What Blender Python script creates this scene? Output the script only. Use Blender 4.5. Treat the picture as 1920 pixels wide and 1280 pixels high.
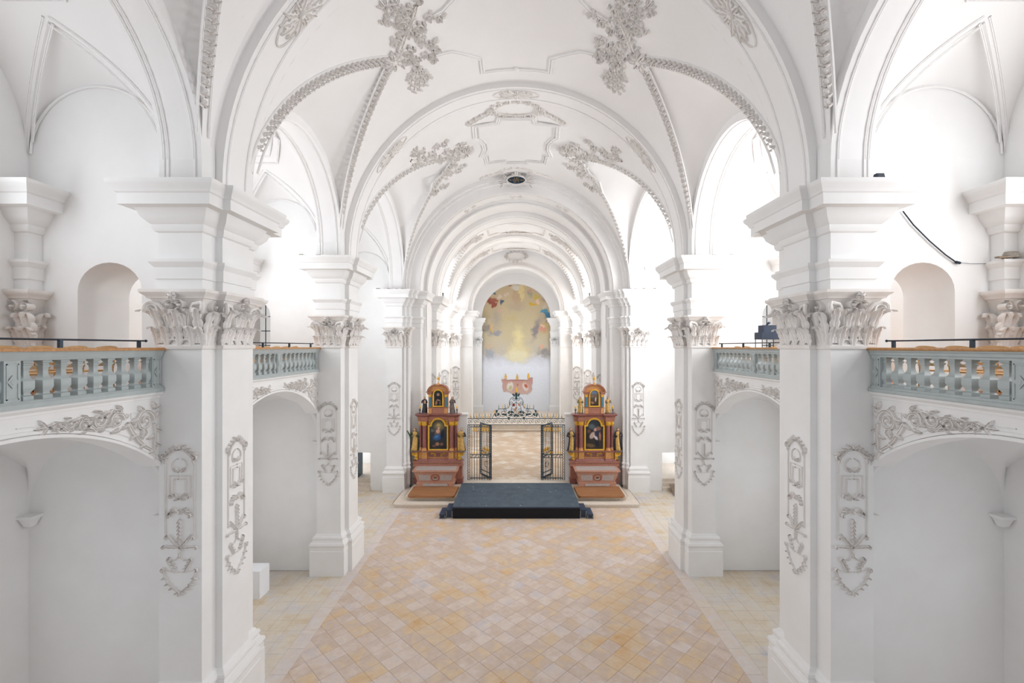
import bpy, math, random
from mathutils import Vector
random.seed(11)
PI = math.pi
for _o in list(bpy.data.objects):
    bpy.data.objects.remove(_o)
sc = bpy.context.scene
COL = sc.collection

# ------------------------------------------------------------------ camera, world, daylight, exposure
H, FPX, U0, V0 = 7.5, 860.0, 968.0, 650.0
cd = bpy.data.cameras.new('camera')
cam = bpy.data.objects.new('camera', cd)
COL.objects.link(cam)
cam.location = (0, 0, H)
cam.rotation_euler = (PI / 2, 0, 0)
cd.sensor_width = 36
cd.lens = FPX / 1920 * 36
cd.shift_x = -(U0 - 960) / 1920
cd.shift_y = (V0 - 640) / 1920
cd.clip_end = 300
sc.camera = cam
sc.view_settings.view_transform = 'Standard'
sc.view_settings.look = 'None'
sc.view_settings.gamma = 1
sc.view_settings.use_curve_mapping = False
sc.view_settings.exposure = -0.28
sc.cycles.max_bounces = 8
sc.cycles.adaptive_threshold = 0.06
sc.cycles.glossy_bounces = 2
sc.cycles.transmission_bounces = 2
sc.cycles.transparent_max_bounces = 4
sc.cycles.caustics_reflective = False
sc.cycles.caustics_refractive = False
sc.cycles.diffuse_bounces = 4
sc.cycles.sample_clamp_indirect = 8

w = bpy.data.worlds.new('sky')
sc.world = w
w.use_nodes = True
bg = w.node_tree.nodes['Background']
bg.inputs[0].default_value = (0.93, 0.96, 1.0, 1)
bg.inputs[1].default_value = 0.6


def window_or_fill_light(x, y, z, sy, sz, power, col=(1, 1, 1)):
    """daylight through one of the tall side windows, or an added fill lamp"""
    l = bpy.data.lights.new('window_daylight_or_fill', 'AREA')
    l.shape = 'RECTANGLE'
    l.size, l.size_y = sz, sy
    l.energy = power
    l.color = col
    o = bpy.data.objects.new('window_daylight_or_fill', l)
    COL.objects.link(o)
    o.location = (x, y, z)
    o.rotation_euler = (0, -PI / 2 if x < 0 else PI / 2, 0)
    return o


WARM, COOL, DAY = (1.0, 0.965, 0.925), (0.90, 0.95, 1.0), (0.95, 0.975, 1.0)
BAYS = [(3.41, 8.46), (10.10, 15.15), (16.79, 23.73)]
for (y0, y1), pr, pl in zip(BAYS, (270, 430, 700), (150, 220, 280)):
    yc = (y0 + y1) / 2
    window_or_fill_light(9.28, yc, 9.9, 2.2, 3.6, pr, DAY)
    window_or_fill_light(-9.28, yc, 9.9, 2.2, 3.6, pl, COOL)
    window_or_fill_light(9.28, yc, 3.3, 1.6, 2.4, pr * 0.14, COOL)
    window_or_fill_light(-9.28, yc, 3.3, 1.6, 2.4, pl * 0.2, COOL)
for yc in (30.3, 35.7):
    window_or_fill_light(6.7, yc, 9.4, 1.6, 5.0, 330, WARM)
    window_or_fill_light(-6.7, yc, 9.4, 1.6, 5.0, 230, COOL)
for sx in (-1, 1):
    window_or_fill_light(sx * 4.7, 43.0, 7.6, 2.8, 4.4, 250, COOL)
    window_or_fill_light(sx * 10.3, 26.2, 1.7, 1.6, 1.6, 60, COOL)  # added fill lamps brightening the sacristies, whose walls hold no window


# ------------------------------------------------------------------ materials
def lin(c):
    c = c / 255.0
    return c / 12.92 if c <= 0.04045 else ((c + 0.055) / 1.055) ** 2.4


def C(r, g, b):
    return (lin(r), lin(g), lin(b), 1.0)


class NT:
    def __init__(self, name):
        self.m = bpy.data.materials.new(name)
        self.m.use_nodes = True
        self.t = self.m.node_tree
        self.b = self.t.nodes['Principled BSDF']

    def n(self, typ, **kw):
        nd = self.t.nodes.new(typ)
        for k, v in kw.items():
            setattr(nd, k, v)
        return nd

    def l(self, a, b):
        self.t.links.new(a, b)

    def pos(self):
        if not hasattr(self, '_p'):
            self._p = self.n('ShaderNodeNewGeometry').outputs['Position']
        return self._p

    def obj(self):
        if not hasattr(self, '_o'):
            self._o = self.n('ShaderNodeTexCoord').outputs['Object']
        return self._o

    def noise(self, vec, scale, detail=3, rough=0.55, dist=0.0):
        nd = self.n('ShaderNodeTexNoise')
        nd.inputs['Scale'].default_value = scale
        nd.inputs['Detail'].default_value = detail
        nd.inputs['Roughness'].default_value = rough
        nd.inputs['Distortion'].default_value = dist
        if vec is not None:
            self.l(vec, nd.inputs['Vector'])
        return nd

    def ramp(self, fac, stops):
        r = self.n('ShaderNodeValToRGB')
        e = r.color_ramp.elements
        while len(e) < len(stops):
            e.new(0.5)
        for el, (p, c) in zip(e, stops):
            el.position = p
            el.color = c
        self.l(fac, r.inputs[0])
        return r.outputs[0]

    def mix(self, fac, a, b, mode='MIX'):
        m = self.n('ShaderNodeMix', data_type='RGBA', blend_type=mode)
        for sock, v in ((m.inputs[0], fac), (m.inputs[6], a), (m.inputs[7], b)):
            if isinstance(v, (int, float)):
                sock.default_value = v
            elif isinstance(v, tuple):
                sock.default_value = v
            else:
                self.l(v, sock)
        return m.outputs[2]

    def bump(self, h, strength=0.3, dist=0.01):
        b = self.n('ShaderNodeBump')
        b.inputs['Strength'].default_value = strength
        b.inputs['Distance'].default_value = dist
        self.l(h, b.inputs['Height'])
        self.l(b.outputs[0], self.b.inputs['Normal'])

    def fin(self, col=None, rough=0.6, metal=0.0, spec=None):
        if col is not None:
            if isinstance(col, tuple):
                self.b.inputs['Base Color'].default_value = col
            else:
                self.l(col, self.b.inputs['Base Color'])
        self.b.inputs['Roughness'].default_value = rough
        self.b.inputs['Metallic'].default_value = metal
        if spec is not None:
            self.b.inputs['Specular IOR Level'].default_value = spec
        return self.m


def plaster(name, a, b, scale=0.7, bump=0.12):
    t = NT(name)
    n1 = t.noise(t.pos(), scale, 5, 0.6)
    n2 = t.noise(t.pos(), 14, 3)
    c = t.ramp(n1.outputs[0], [(0.3, a), (0.7, b)])
    t.bump(n2.outputs[0], bump, 0.006)
    return t.fin(c, 0.9, spec=0.2)


def marble(name, a, b, c, scale=3.0, rough=0.3):
    t = NT(name)
    n1 = t.noise(t.pos(), scale, 6, 0.65, 1.2)
    n2 = t.noise(t.pos(), scale * 3.3, 5, 0.7, 2.0)
    k = t.ramp(n1.outputs[0], [(0.28, a), (0.5, b), (0.72, a)])
    v = t.ramp(n2.outputs[0], [(0.46, (0, 0, 0, 1)), (0.5, (1, 1, 1, 1)), (0.54, (0, 0, 0, 1))])
    return t.fin(t.mix(v, k, c), rough)


def plain(name, col, rough=0.5, metal=0.0, var=0.12, scale=6.0):
    t = NT(name)
    n1 = t.noise(t.obj(), scale, 4)
    dk = (col[0] * (1 - var), col[1] * (1 - var), col[2] * (1 - var), 1)
    lt = tuple(min(1, x * (1 + var)) for x in col[:3]) + (1,)
    return t.fin(t.ramp(n1.outputs[0], [(0.3, dk), (0.7, lt)]), rough, metal)


def wood(name, a, b, scale=(3, 30, 30), rough=0.45):
    t = NT(name)
    mp = t.n('ShaderNodeMapping')
    mp.inputs['Scale'].default_value = scale
    t.l(t.obj(), mp.inputs['Vector'])
    n1 = t.noise(mp.outputs[0], 1.0, 5, 0.6, 0.6)
    return t.fin(t.ramp(n1.outputs[0], [(0.3, a), (0.7, b)]), rough)


M = {}
M['wall'] = plaster('white_plaster', C(240, 238, 236), C(247, 246, 245))
M['vault'] = plaster('vault_plaster', C(243, 240, 238), C(248, 246, 245), 0.35, 0.06)
M['stucco'] = plaster('stucco', C(234, 228, 223), C(245, 241, 238), 2.0, 0.1)
M['grey_paint'] = plain('grey_green_paint', C(180, 188, 188), 0.45, var=0.05)
M['grey_dark'] = plain('dark_grey_paint', C(70, 82, 86), 0.5, var=0.05)
M['oak'] = wood('oak', C(172, 118, 66), C(206, 154, 98))
M['chair_wood'] = wood('chair_wood', C(196, 148, 90), C(228, 190, 140))
M['board'] = wood('board_wood', C(146, 98, 62), C(178, 126, 84), (2, 20, 20))
M['ramp'] = wood('ramp_wood', C(120, 100, 84), C(160, 140, 120))
M['iron'] = plain('black_iron', C(38, 52, 66), 0.4, 0.3, 0.15)
M['iron2'] = plain('gate_iron', C(48, 72, 88), 0.45, 0.2, 0.25)
M['gold'] = plain('gilding', C(240, 186, 70), 0.32, 0.25, 0.2, 14)
M['green_leaf'] = plain('green_paint', C(30, 70, 72), 0.5)
M['red_flower'] = plain('red_flower', C(160, 60, 44), 0.5)
M['marble_red'] = marble('red_marble', C(144, 82, 64), C(166, 104, 82), C(200, 152, 130), 4)
M['marble_dark'] = marble('dark_red_marble', C(112, 58, 56), C(140, 80, 74), C(180, 130, 120), 5)
M['marble_orange'] = marble('ochre_marble', C(202, 140, 82), C(218, 162, 104), C(176, 106, 64), 5)
M['marble_pink'] = marble('pink_marble', C(182, 122, 98), C(204, 150, 126), C(222, 190, 176), 5)
M['marble_grey'] = marble('grey_marble', C(196, 190, 186), C(212, 206, 202), C(160, 150, 150), 5)
M['blue_marble'] = marble('blue_marble', C(62, 110, 130), C(86, 134, 150), C(40, 84, 108), 8)
M['stone_step'] = marble('step_stone', C(222, 208, 192), C(234, 222, 208), C(214, 198, 180), 1.5, 0.6)
M['stage_skirt'] = plain('stage_skirt', C(7, 9, 18), 0.8, var=0.1)
M['silver'] = plain('aluminium', C(150, 156, 160), 0.35, 0.7)
M['black_box'] = plain('black_case', C(52, 66, 88), 0.6, var=0.1)
M['white_box'] = plain('white_lacquer', C(246, 247, 250), 0.5, var=0.01)
M['debris'] = plain('dust_debris', C(120, 100, 82), 0.95, var=0.4, scale=20)
M['skin'] = plain('statue_skin', C(214, 170, 140), 0.5)
M['robe_dark'] = plain('robe_dark', C(48, 46, 50), 0.5, var=0.3)
M['robe_green'] = plain('robe_green', C(60, 84, 62), 0.5, var=0.3)
M['robe_gold'] = plain('robe_gold', C(206, 164, 92), 0.4, 0.15, 0.3, 10)
M['robe_grey'] = plain('robe_grey', C(120, 104, 96), 0.5, var=0.3)
M['robe_red'] = plain('robe_red', C(150, 70, 48), 0.5, var=0.3)
M['rope'] = plain('rope', C(168, 160, 150), 0.9, var=0.3, scale=40)

_t = NT('window_glass')
_tr = _t.n('ShaderNodeBsdfTransparent')
_gl = _t.n('ShaderNodeBsdfGlossy')
_gl.inputs['Roughness'].default_value = 0.05
_mx = _t.n('ShaderNodeMixShader')
_mx.inputs[0].default_value = 0.06
_t.l(_tr.outputs[0], _mx.inputs[1])
_t.l(_gl.outputs[0], _mx.inputs[2])
_t.l(_mx.outputs[0], _t.t.nodes['Material Output'].inputs['Surface'])
M['glass'] = _t.m


def stage_mat():
    t = NT('stage_deck')
    n1 = t.noise(t.pos(), 2.2, 6, 0.7)
    n2 = t.noise(t.pos(), 60, 2)
    sp = t.noise(t.pos(), 7.0, 2, 0.4)
    base = t.ramp(n1.outputs[0], [(0.3, C(48, 62, 76)), (0.7, C(76, 92, 106))])
    base = t.mix(t.ramp(n2.outputs[0], [(0.4, (0, 0, 0, 1)), (0.75, (0.35, 0.35, 0.35, 1))]), base, C(120, 130, 140))
    spots = t.ramp(sp.outputs[0], [(0.74, (0, 0, 0, 1)), (0.76, (0.8, 0.8, 0.8, 1))])
    return t.fin(t.mix(spots, base, C(200, 200, 200)), 0.7)


M['deck'] = stage_mat()


def tile_mat(name, rot, size, stops, off=0.0):
    """stone floor: tone differs per tile (tile cell of the laying pattern), plus stains across tiles"""
    t = NT(name)
    mp = t.n('ShaderNodeMapping')
    mp.inputs['Rotation'].default_value = (0, 0, rot)
    mp.inputs['Scale'].default_value = (1 / size, 1 / size, 0)
    mp.inputs['Location'].default_value = (off, off, 0)
    t.l(t.pos(), mp.inputs['Vector'])
    fl = t.n('ShaderNodeVectorMath', operation='FLOOR')
    t.l(mp.outputs[0], fl.inputs[0])
    wn = t.n('ShaderNodeTexWhiteNoise', noise_dimensions='3D')
    t.l(fl.outputs[0], wn.inputs['Vector'])
    n1 = t.noise(t.pos(), 0.55, 4, 0.6, 0.4)
    n2 = t.noise(t.pos(), 3.2, 6, 0.7, 0.8)
    ad = t.n('ShaderNodeMath', operation='MULTIPLY_ADD')
    t.l(n1.outputs[0], ad.inputs[0])
    ad.inputs[1].default_value = 1.1
    sb = t.n('ShaderNodeMath', operation='MULTIPLY_ADD')
    t.l(wn.outputs['Value'], sb.inputs[0])
    sb.inputs[1].default_value = 0.38
    sb.inputs[2].default_value = -0.575
    n3 = t.noise(t.pos(), 1.7, 5, 0.65, 0.6)
    a3 = t.n('ShaderNodeMath', operation='MULTIPLY_ADD')
    t.l(n3.outputs[0], a3.inputs[0])
    a3.inputs[1].default_value = 0.8
    t.l(sb.outputs[0], a3.inputs[2])
    t.l(a3.outputs[0], ad.inputs[2])
    c = t.ramp(ad.outputs[0], stops)
    c2 = t.ramp(n2.outputs[0], [(0.25, C(236, 216, 190)), (0.5, C(242, 234, 228)), (0.75, C(255, 255, 255))])
    c = t.mix(0.6, c, c2, 'MULTIPLY')
    t.bump(n2.outputs[0], 0.15, 0.004)
    return t.fin(c, 0.55)


DIAG = [(0.0, C(210, 166, 112)), (0.2, C(222, 188, 144)), (0.4, C(226, 204, 174)), (0.55, C(214, 196, 184)),
        (0.75, C(228, 214, 204)), (1.0, C(206, 202, 208))]
PALE = [(0.0, C(216, 190, 152)), (0.3, C(222, 208, 184)), (0.55, C(228, 220, 206)), (0.8, C(222, 218, 214)), (1.0, C(200, 200, 210))]
M['tile'] = tile_mat('stone_tile', PI / 4, 0.417, DIAG)
M['tile_side'] = tile_mat('side_stone_tile', 0, 0.46, PALE)
M['tile_choir'] = tile_mat('choir_tile', PI / 4, 0.6, [(0.0, C(206, 178, 146)), (0.4, C(218, 196, 170)), (0.6, C(222, 204, 184)), (0.8, C(240, 232, 220))])
M['border'] = tile_mat('border_stone', 0, 0.8, [(0.0, C(214, 208, 212)), (0.5, C(228, 220, 216)), (1.0, C(232, 220, 204))])


def painting(name, stops, axis_range, blobs, dist=0.12, dscale=2.5, grain=0.25):
    """flat painted picture: vertical ground tones plus soft painted patches"""
    t = NT(name)
    nz = t.noise(t.obj(), dscale, 4, 0.6)
    sb = t.n('ShaderNodeVectorMath', operation='SUBTRACT')
    t.l(nz.outputs['Color'], sb.inputs[0])
    sb.inputs[1].default_value = (0.5, 0.5, 0.5)
    ml = t.n('ShaderNodeVectorMath', operation='MULTIPLY_ADD')
    t.l(sb.outputs[0], ml.inputs[0])
    ml.inputs[1].default_value = (dist, 0, dist)
    t.l(t.obj(), ml.inputs[2])
    fl = t.n('ShaderNodeVectorMath', operation='MULTIPLY')
    t.l(ml.outputs[0], fl.inputs[0])
    fl.inputs[1].default_value = (1, 0, 1)
    co = fl.outputs[0]
    sp = t.n('ShaderNodeSeparateXYZ')
    t.l(co, sp.inputs[0])
    mr = t.n('ShaderNodeMapRange')
    mr.inputs[1].default_value, mr.inputs[2].default_value = axis_range
    t.l(sp.outputs[2], mr.inputs[0])
    col = t.ramp(mr.outputs[0], stops)
    for (cx, cz, rx, rz, rot, c, soft) in blobs:
        mp = t.n('ShaderNodeMapping', vector_type='TEXTURE')
        mp.inputs['Location'].default_value = (cx, 0, cz)
        mp.inputs['Rotation'].default_value = (0, math.radians(rot), 0)
        mp.inputs['Scale'].default_value = (rx, 1, rz)
        t.l(co, mp.inputs['Vector'])
        ln = t.n('ShaderNodeVectorMath', operation='LENGTH')
        t.l(mp.outputs[0], ln.inputs[0])
        m2 = t.n('ShaderNodeMapRange', interpolation_type='SMOOTHSTEP')
        m2.inputs[1].default_value, m2.inputs[2].default_value = 1.0, 1.0 - soft
        t.l(ln.outputs['Value'], m2.inputs[0])
        col = t.mix(m2.outputs[0], col, c)
    g = t.noise(t.obj(), 9 * dscale / 2.5, 5, 0.7)
    gr = t.ramp(g.outputs[0], [(0.3, (1 - grain, 1 - grain, 1 - grain, 1)), (0.7, (1, 1, 1, 1))])
    col = t.mix(1.0, col, gr, 'MULTIPLY')
    return t.fin(col, 0.8)


# ------------------------------------------------------------------ mesh helpers
class MB:
    def __init__(self):
        self.v, self.f, self.mi, self.cur = [], [], [], 0

    def face(self, idx):
        self.f.append(tuple(idx))
        self.mi.append(self.cur)

    def poly(self, pts):
        b = len(self.v)
        self.v.extend(tuple(p) for p in pts)
        self.face(range(b, b + len(pts)))

    def grid(self, rows, cu=False, cv=False, flip=False):
        b = len(self.v)
        nr, nc = len(rows), len(rows[0])
        for r in rows:
            self.v.extend(tuple(p) for p in r)
        for i in range(nr if cu else nr - 1):
            for j in range(nc if cv else nc - 1):
                a, b2 = b + i * nc + j, b + i * nc + (j + 1) % nc
                c, d = b + ((i + 1) % nr) * nc + (j + 1) % nc, b + ((i + 1) % nr) * nc + j
                self.face((a, d, c, b2) if flip else (a, b2, c, d))

    def box(self, x0, x1, y0, y1, z0, z1):
        b = len(self.v)
        self.v += [(x0, y0, z0), (x1, y0, z0), (x1, y1, z0), (x0, y1, z0), (x0, y0, z1), (x1, y0, z1), (x1, y1, z1), (x0, y1, z1)]
        for q in ((0, 3, 2, 1), (4, 5, 6, 7), (0, 1, 5, 4), (1, 2, 6, 5), (2, 3, 7, 6), (3, 0, 4, 7)):
            self.face([b + i for i in q])

    def frustum(self, cx, cy, z0, z1, a0, b0, a1, b1, dy=0):
        b = len(self.v)
        self.v += [(cx - a0, cy - b0, z0), (cx + a0, cy - b0, z0), (cx + a0, cy + b0, z0), (cx - a0, cy + b0, z0),
                   (cx - a1, cy - b1 + dy, z1), (cx + a1, cy - b1 + dy, z1), (cx + a1, cy + b1 + dy, z1), (cx - a1, cy + b1 + dy, z1)]
        for q in ((0, 3, 2, 1), (4, 5, 6, 7), (0, 1, 5, 4), (1, 2, 6, 5), (2, 3, 7, 6), (3, 0, 4, 7)):
            self.face([b + i for i in q])

    def lathe(self, cx, cy, prof, n=16, sq=None, cap=True):
        rows = []
        for r, z in prof:
            if sq:
                s = r
                rows.append([(cx - s, cy - s, z), (cx + s, cy - s, z), (cx + s, cy + s, z), (cx - s, cy + s, z)])
            else:
                rows.append([(cx + r * math.cos(2 * PI * k / n), cy + r * math.sin(2 * PI * k / n), z) for k in range(n)])
        self.grid(rows, cv=True)
        if cap:
            self.poly(rows[-1])
            self.poly(rows[0][::-1])

    def tube(self, pts, rad, n=6, closed=False):
        pts = [Vector(p) for p in pts]
        m = len(pts)
        rads = rad if isinstance(rad, (list, tuple)) else [rad] * m
        rows = []
        up = Vector((0, 0, 1))
        for i, p in enumerate(pts):
            if closed:
                d = pts[(i + 1) % m] - pts[i - 1]
            else:
                d = pts[min(i + 1, m - 1)] - pts[max(i - 1, 0)]
            d.normalize()
            if abs(d.dot(up)) > 0.95:
                up = Vector((0, 1, 0)) if abs(d.y) < 0.9 else Vector((1, 0, 0))
            s = d.cross(up).normalized()
            t = s.cross(d).normalized()
            up = t
            rows.append([tuple(p + rads[i] * (math.cos(2 * PI * k / n) * s + math.sin(2 * PI * k / n) * t)) for k in range(n)])
        self.grid(rows, cv=True, cu=closed, flip=False)
        if not closed:
            self.poly(rows[0][::-1])
            self.poly(rows[-1])

    def sweep(self, plan, prof, closed=False):
        """plan (x,y), outward = right-hand side of travel; prof (d,z)"""
        n = len(plan)
        dirs = []
        for i in range(n):
            def seg(a, b):
                dx, dy = plan[b][0] - plan[a][0], plan[b][1] - plan[a][1]
                l = math.hypot(dx, dy)
                return (dy / l, -dx / l)
            if closed:
                n1, n2 = seg(i - 1, i), seg(i, (i + 1) % n)
            else:
                n1 = seg(i - 1, i) if i > 0 else seg(0, 1)
                n2 = seg(i, i + 1) if i < n - 1 else n1
            k = 1 + n1[0] * n2[0] + n1[1] * n2[1]
            dirs.append(((n1[0] + n2[0]) / k, (n1[1] + n2[1]) / k))
        rows = [[(p[0] + d * q[0], p[1] + d * q[1], z) for p, q in zip(plan, dirs)] for d, z in prof]
        self.grid(rows, cv=closed)

    def mirrored(self):
        m = MB()
        m.v = [(-x, y, z) for x, y, z in self.v]
        m.f = [tuple(reversed(f)) for f in self.f]
        m.mi = list(self.mi)
        return m

    def mesh(self, name, mats, smooth=None):
        me = bpy.data.meshes.new(name)
        me.from_pydata(self.v, [], self.f)
        for mt in (mats if isinstance(mats, (list, tuple)) else [mats]):
            me.materials.append(M[mt] if isinstance(mt, str) else mt)
        if any(self.mi):
            me.polygons.foreach_set('material_index', self.mi)
        if smooth:
            me.shade_smooth()
            me.set_sharp_from_angle(angle=math.radians(smooth))
        me.update()
        return me

    def build(self, name, mats, parent=None, smooth=None, loc=(0, 0, 0), rz=0):
        return put(name, self.mesh(name, mats, smooth), parent, loc, rz)


def put(name, me, parent=None, loc=(0, 0, 0), rz=0):
    o = bpy.data.objects.new(name, me)
    COL.objects.link(o)
    o.location = loc
    o.rotation_euler = (0, 0, rz)
    if parent is not None:
        o.parent = parent
    return o


def tag(o, label=None, cat=None, group=None, kind=None):
    for k, v in (('label', label), ('category', cat), ('group', group), ('kind', kind)):
        if v:
            o[k] = v
    return o


def empty(name, loc=(0, 0, 0), rz=0):
    return put(name, None, None, loc, rz)


def copy_tree(o, parent=None):
    c = o.copy()
    COL.objects.link(c)
    c.parent = parent
    for ch in list(o.children):
        copy_tree(ch, c)
    return c


def side_pair(mb, name, mats, smooth=None):
    """the same piece for both sides of the church: left mesh and its mirror"""
    return mb.mesh(name, mats, smooth), mb.mirrored().mesh(name, mats, smooth)


# ------------------------------------------------------------------ stucco vocabulary: p, q on the surface, h out of it
def plane_map(o, a, b, n):
    o, a, b, n = Vector(o), Vector(a), Vector(b), Vector(n)
    return lambda p, q, h: tuple(o + p * a + q * b + h * n)


def leaf(mb, mp, p, q, ang, L, W, h, bend=0.0, lobes=3, n=11):
    rows = []
    x, y, a = p, q, ang
    for i in range(n + 1):
        t = i / n
        a = ang + bend * t
        wd = W * (0.25 + 0.75 * math.sin(PI * min(1, 0.12 + 0.88 * t)) ** 0.8) * (1 + 0.4 * math.cos(2 * PI * lobes * t))
        if i == n:
            wd *= 0.3
        hh = h * (0.35 + 0.65 * math.sin(PI * min(1.0, 0.1 + 0.85 * t)) + 0.5 * max(0, t - 0.6))
        sn, cs = math.sin(a), math.cos(a)
        row = []
        for s, k in ((-1, 0), (-0.86, 0.8), (-0.36, 1.05), (0, 0.2), (0.36, 1.05), (0.86, 0.8), (1, 0)):
            row.append(mp(x - sn * s * wd / 2, y + cs * s * wd / 2, hh * k))
        rows.append(row)
        x += math.cos(a) * L / n
        y += math.sin(a) * L / n
    mb.grid(rows)


def curve_strip(mb, mp, pts, w0, w1, h, flat=False):
    """tapering raised band along a curve"""
    n = len(pts)
    rows = []
    for i in range(n):
        a, b = pts[max(0, i - 1)], pts[min(n - 1, i + 1)]
        d = math.atan2(b[1] - a[1], b[0] - a[0])
        t = i / (n - 1)
        wd = w0 + (w1 - w0) * t
        hh = h * (0.6 + 0.4 * wd / max(w0, w1))
        x, y = pts[i]
        row = []
        for s, k in ((-1, 0), (-0.92, 0.9), (-0.4, 1.0), (0.0, 0.25), (0.4, 1.0), (0.92, 0.9), (1, 0)):
            row.append(mp(x - math.sin(d) * s * wd / 2, y + math.cos(d) * s * wd / 2, hh * k))
        rows.append(row)
    mb.grid(rows)


def scroll(mb, mp, cx, cy, R, turns, a0, sgn, w, h, leaves=0, r_in=0.12):
    n = max(8, int(12 * turns))
    pts = []
    for i in range(n + 1):
        t = i / n
        r = R * ((1 - t) + r_in * t) ** 1.0
        a = a0 + sgn * 2 * PI * turns * t
        pts.append((cx + r * math.cos(a), cy + r * math.sin(a)))
    curve_strip(mb, mp, pts, w, w * 0.5, h)
    blob(mb, mp, cx, cy, w * 0.7, w * 0.7, h * 1.2)
    for k in range(leaves):
        i = int((k + 0.3) * n * 0.5 / leaves)
        a, b = pts[i], pts[i + 1]
        d = math.atan2(b[1] - a[1], b[0] - a[0])
        leaf(mb, mp, a[0], a[1], d - sgn * 0.7, R * 0.75, R * 0.4, h * 1.1, -sgn * 0.9)


def blob(mb, mp, p, q, rp, rq, h, n=8):
    rows = []
    for k, (r, z) in enumerate(((1, 0), (0.92, 0.6), (0.55, 0.95), (0.05, 1.0))):
        rows.append([mp(p + rp * r * math.cos(2 * PI * i / n), q + rq * r * math.sin(2 * PI * i / n), h * z) for i in range(n)])
    mb.grid(rows, cv=True)


def strip(mb, mp, pts, w, h, closed=False):
    """plain raised moulding along a polyline, mitred"""
    n = len(pts)
    rows = []
    for i in range(n):
        def nrm(a, b):
            dx, dy = b[0] - a[0], b[1] - a[1]
            l = math.hypot(dx, dy) or 1
            return (-dy / l, dx / l)
        if closed:
            n1, n2 = nrm(pts[i - 1], pts[i]), nrm(pts[i], pts[(i + 1) % n])
        else:
            n1 = nrm(pts[i - 1], pts[i]) if i else nrm(pts[0], pts[1])
            n2 = nrm(pts[i], pts[i + 1]) if i < n - 1 else n1
        k = max(0.35, 1 + n1[0] * n2[0] + n1[1] * n2[1])
        mx, my = (n1[0] + n2[0]) / k, (n1[1] + n2[1]) / k
        rows.append([mp(pts[i][0] + mx * s * w / 2, pts[i][1] + my * s * w / 2, hh * h)
                     for s, hh in ((-1, 0), (-0.9, 1), (-0.25, 1), (-0.1, 0.45), (0.1, 0.45), (0.25, 1), (0.9, 1), (1, 0))])
    mb.grid(rows, cu=closed)


def arc_pts(cx, cy, r, a0, a1, n):
    return [(cx + r * math.cos(a0 + (a1 - a0) * i / n), cy + r * math.sin(a0 + (a1 - a0) * i / n)) for i in range(n + 1)]


def pleaf(mb, mp, p, q, ang, L, W, h, bend=0.0, lobes=3, n=10):
    leaf(mb, mp, p, q, ang, L, W * 0.62, h, bend, lobes, n)


def pscroll(mb, mp, cx, cy, R, turns, a0, sgn, w, h):
    scroll(mb, mp, cx, cy, R, turns, a0, sgn, w * 0.75, h)


def pcurve(mb, mp, pts, w0, w1, h):
    curve_strip(mb, mp, pts, w0 * 0.7, w1 * 0.7, h)


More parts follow.
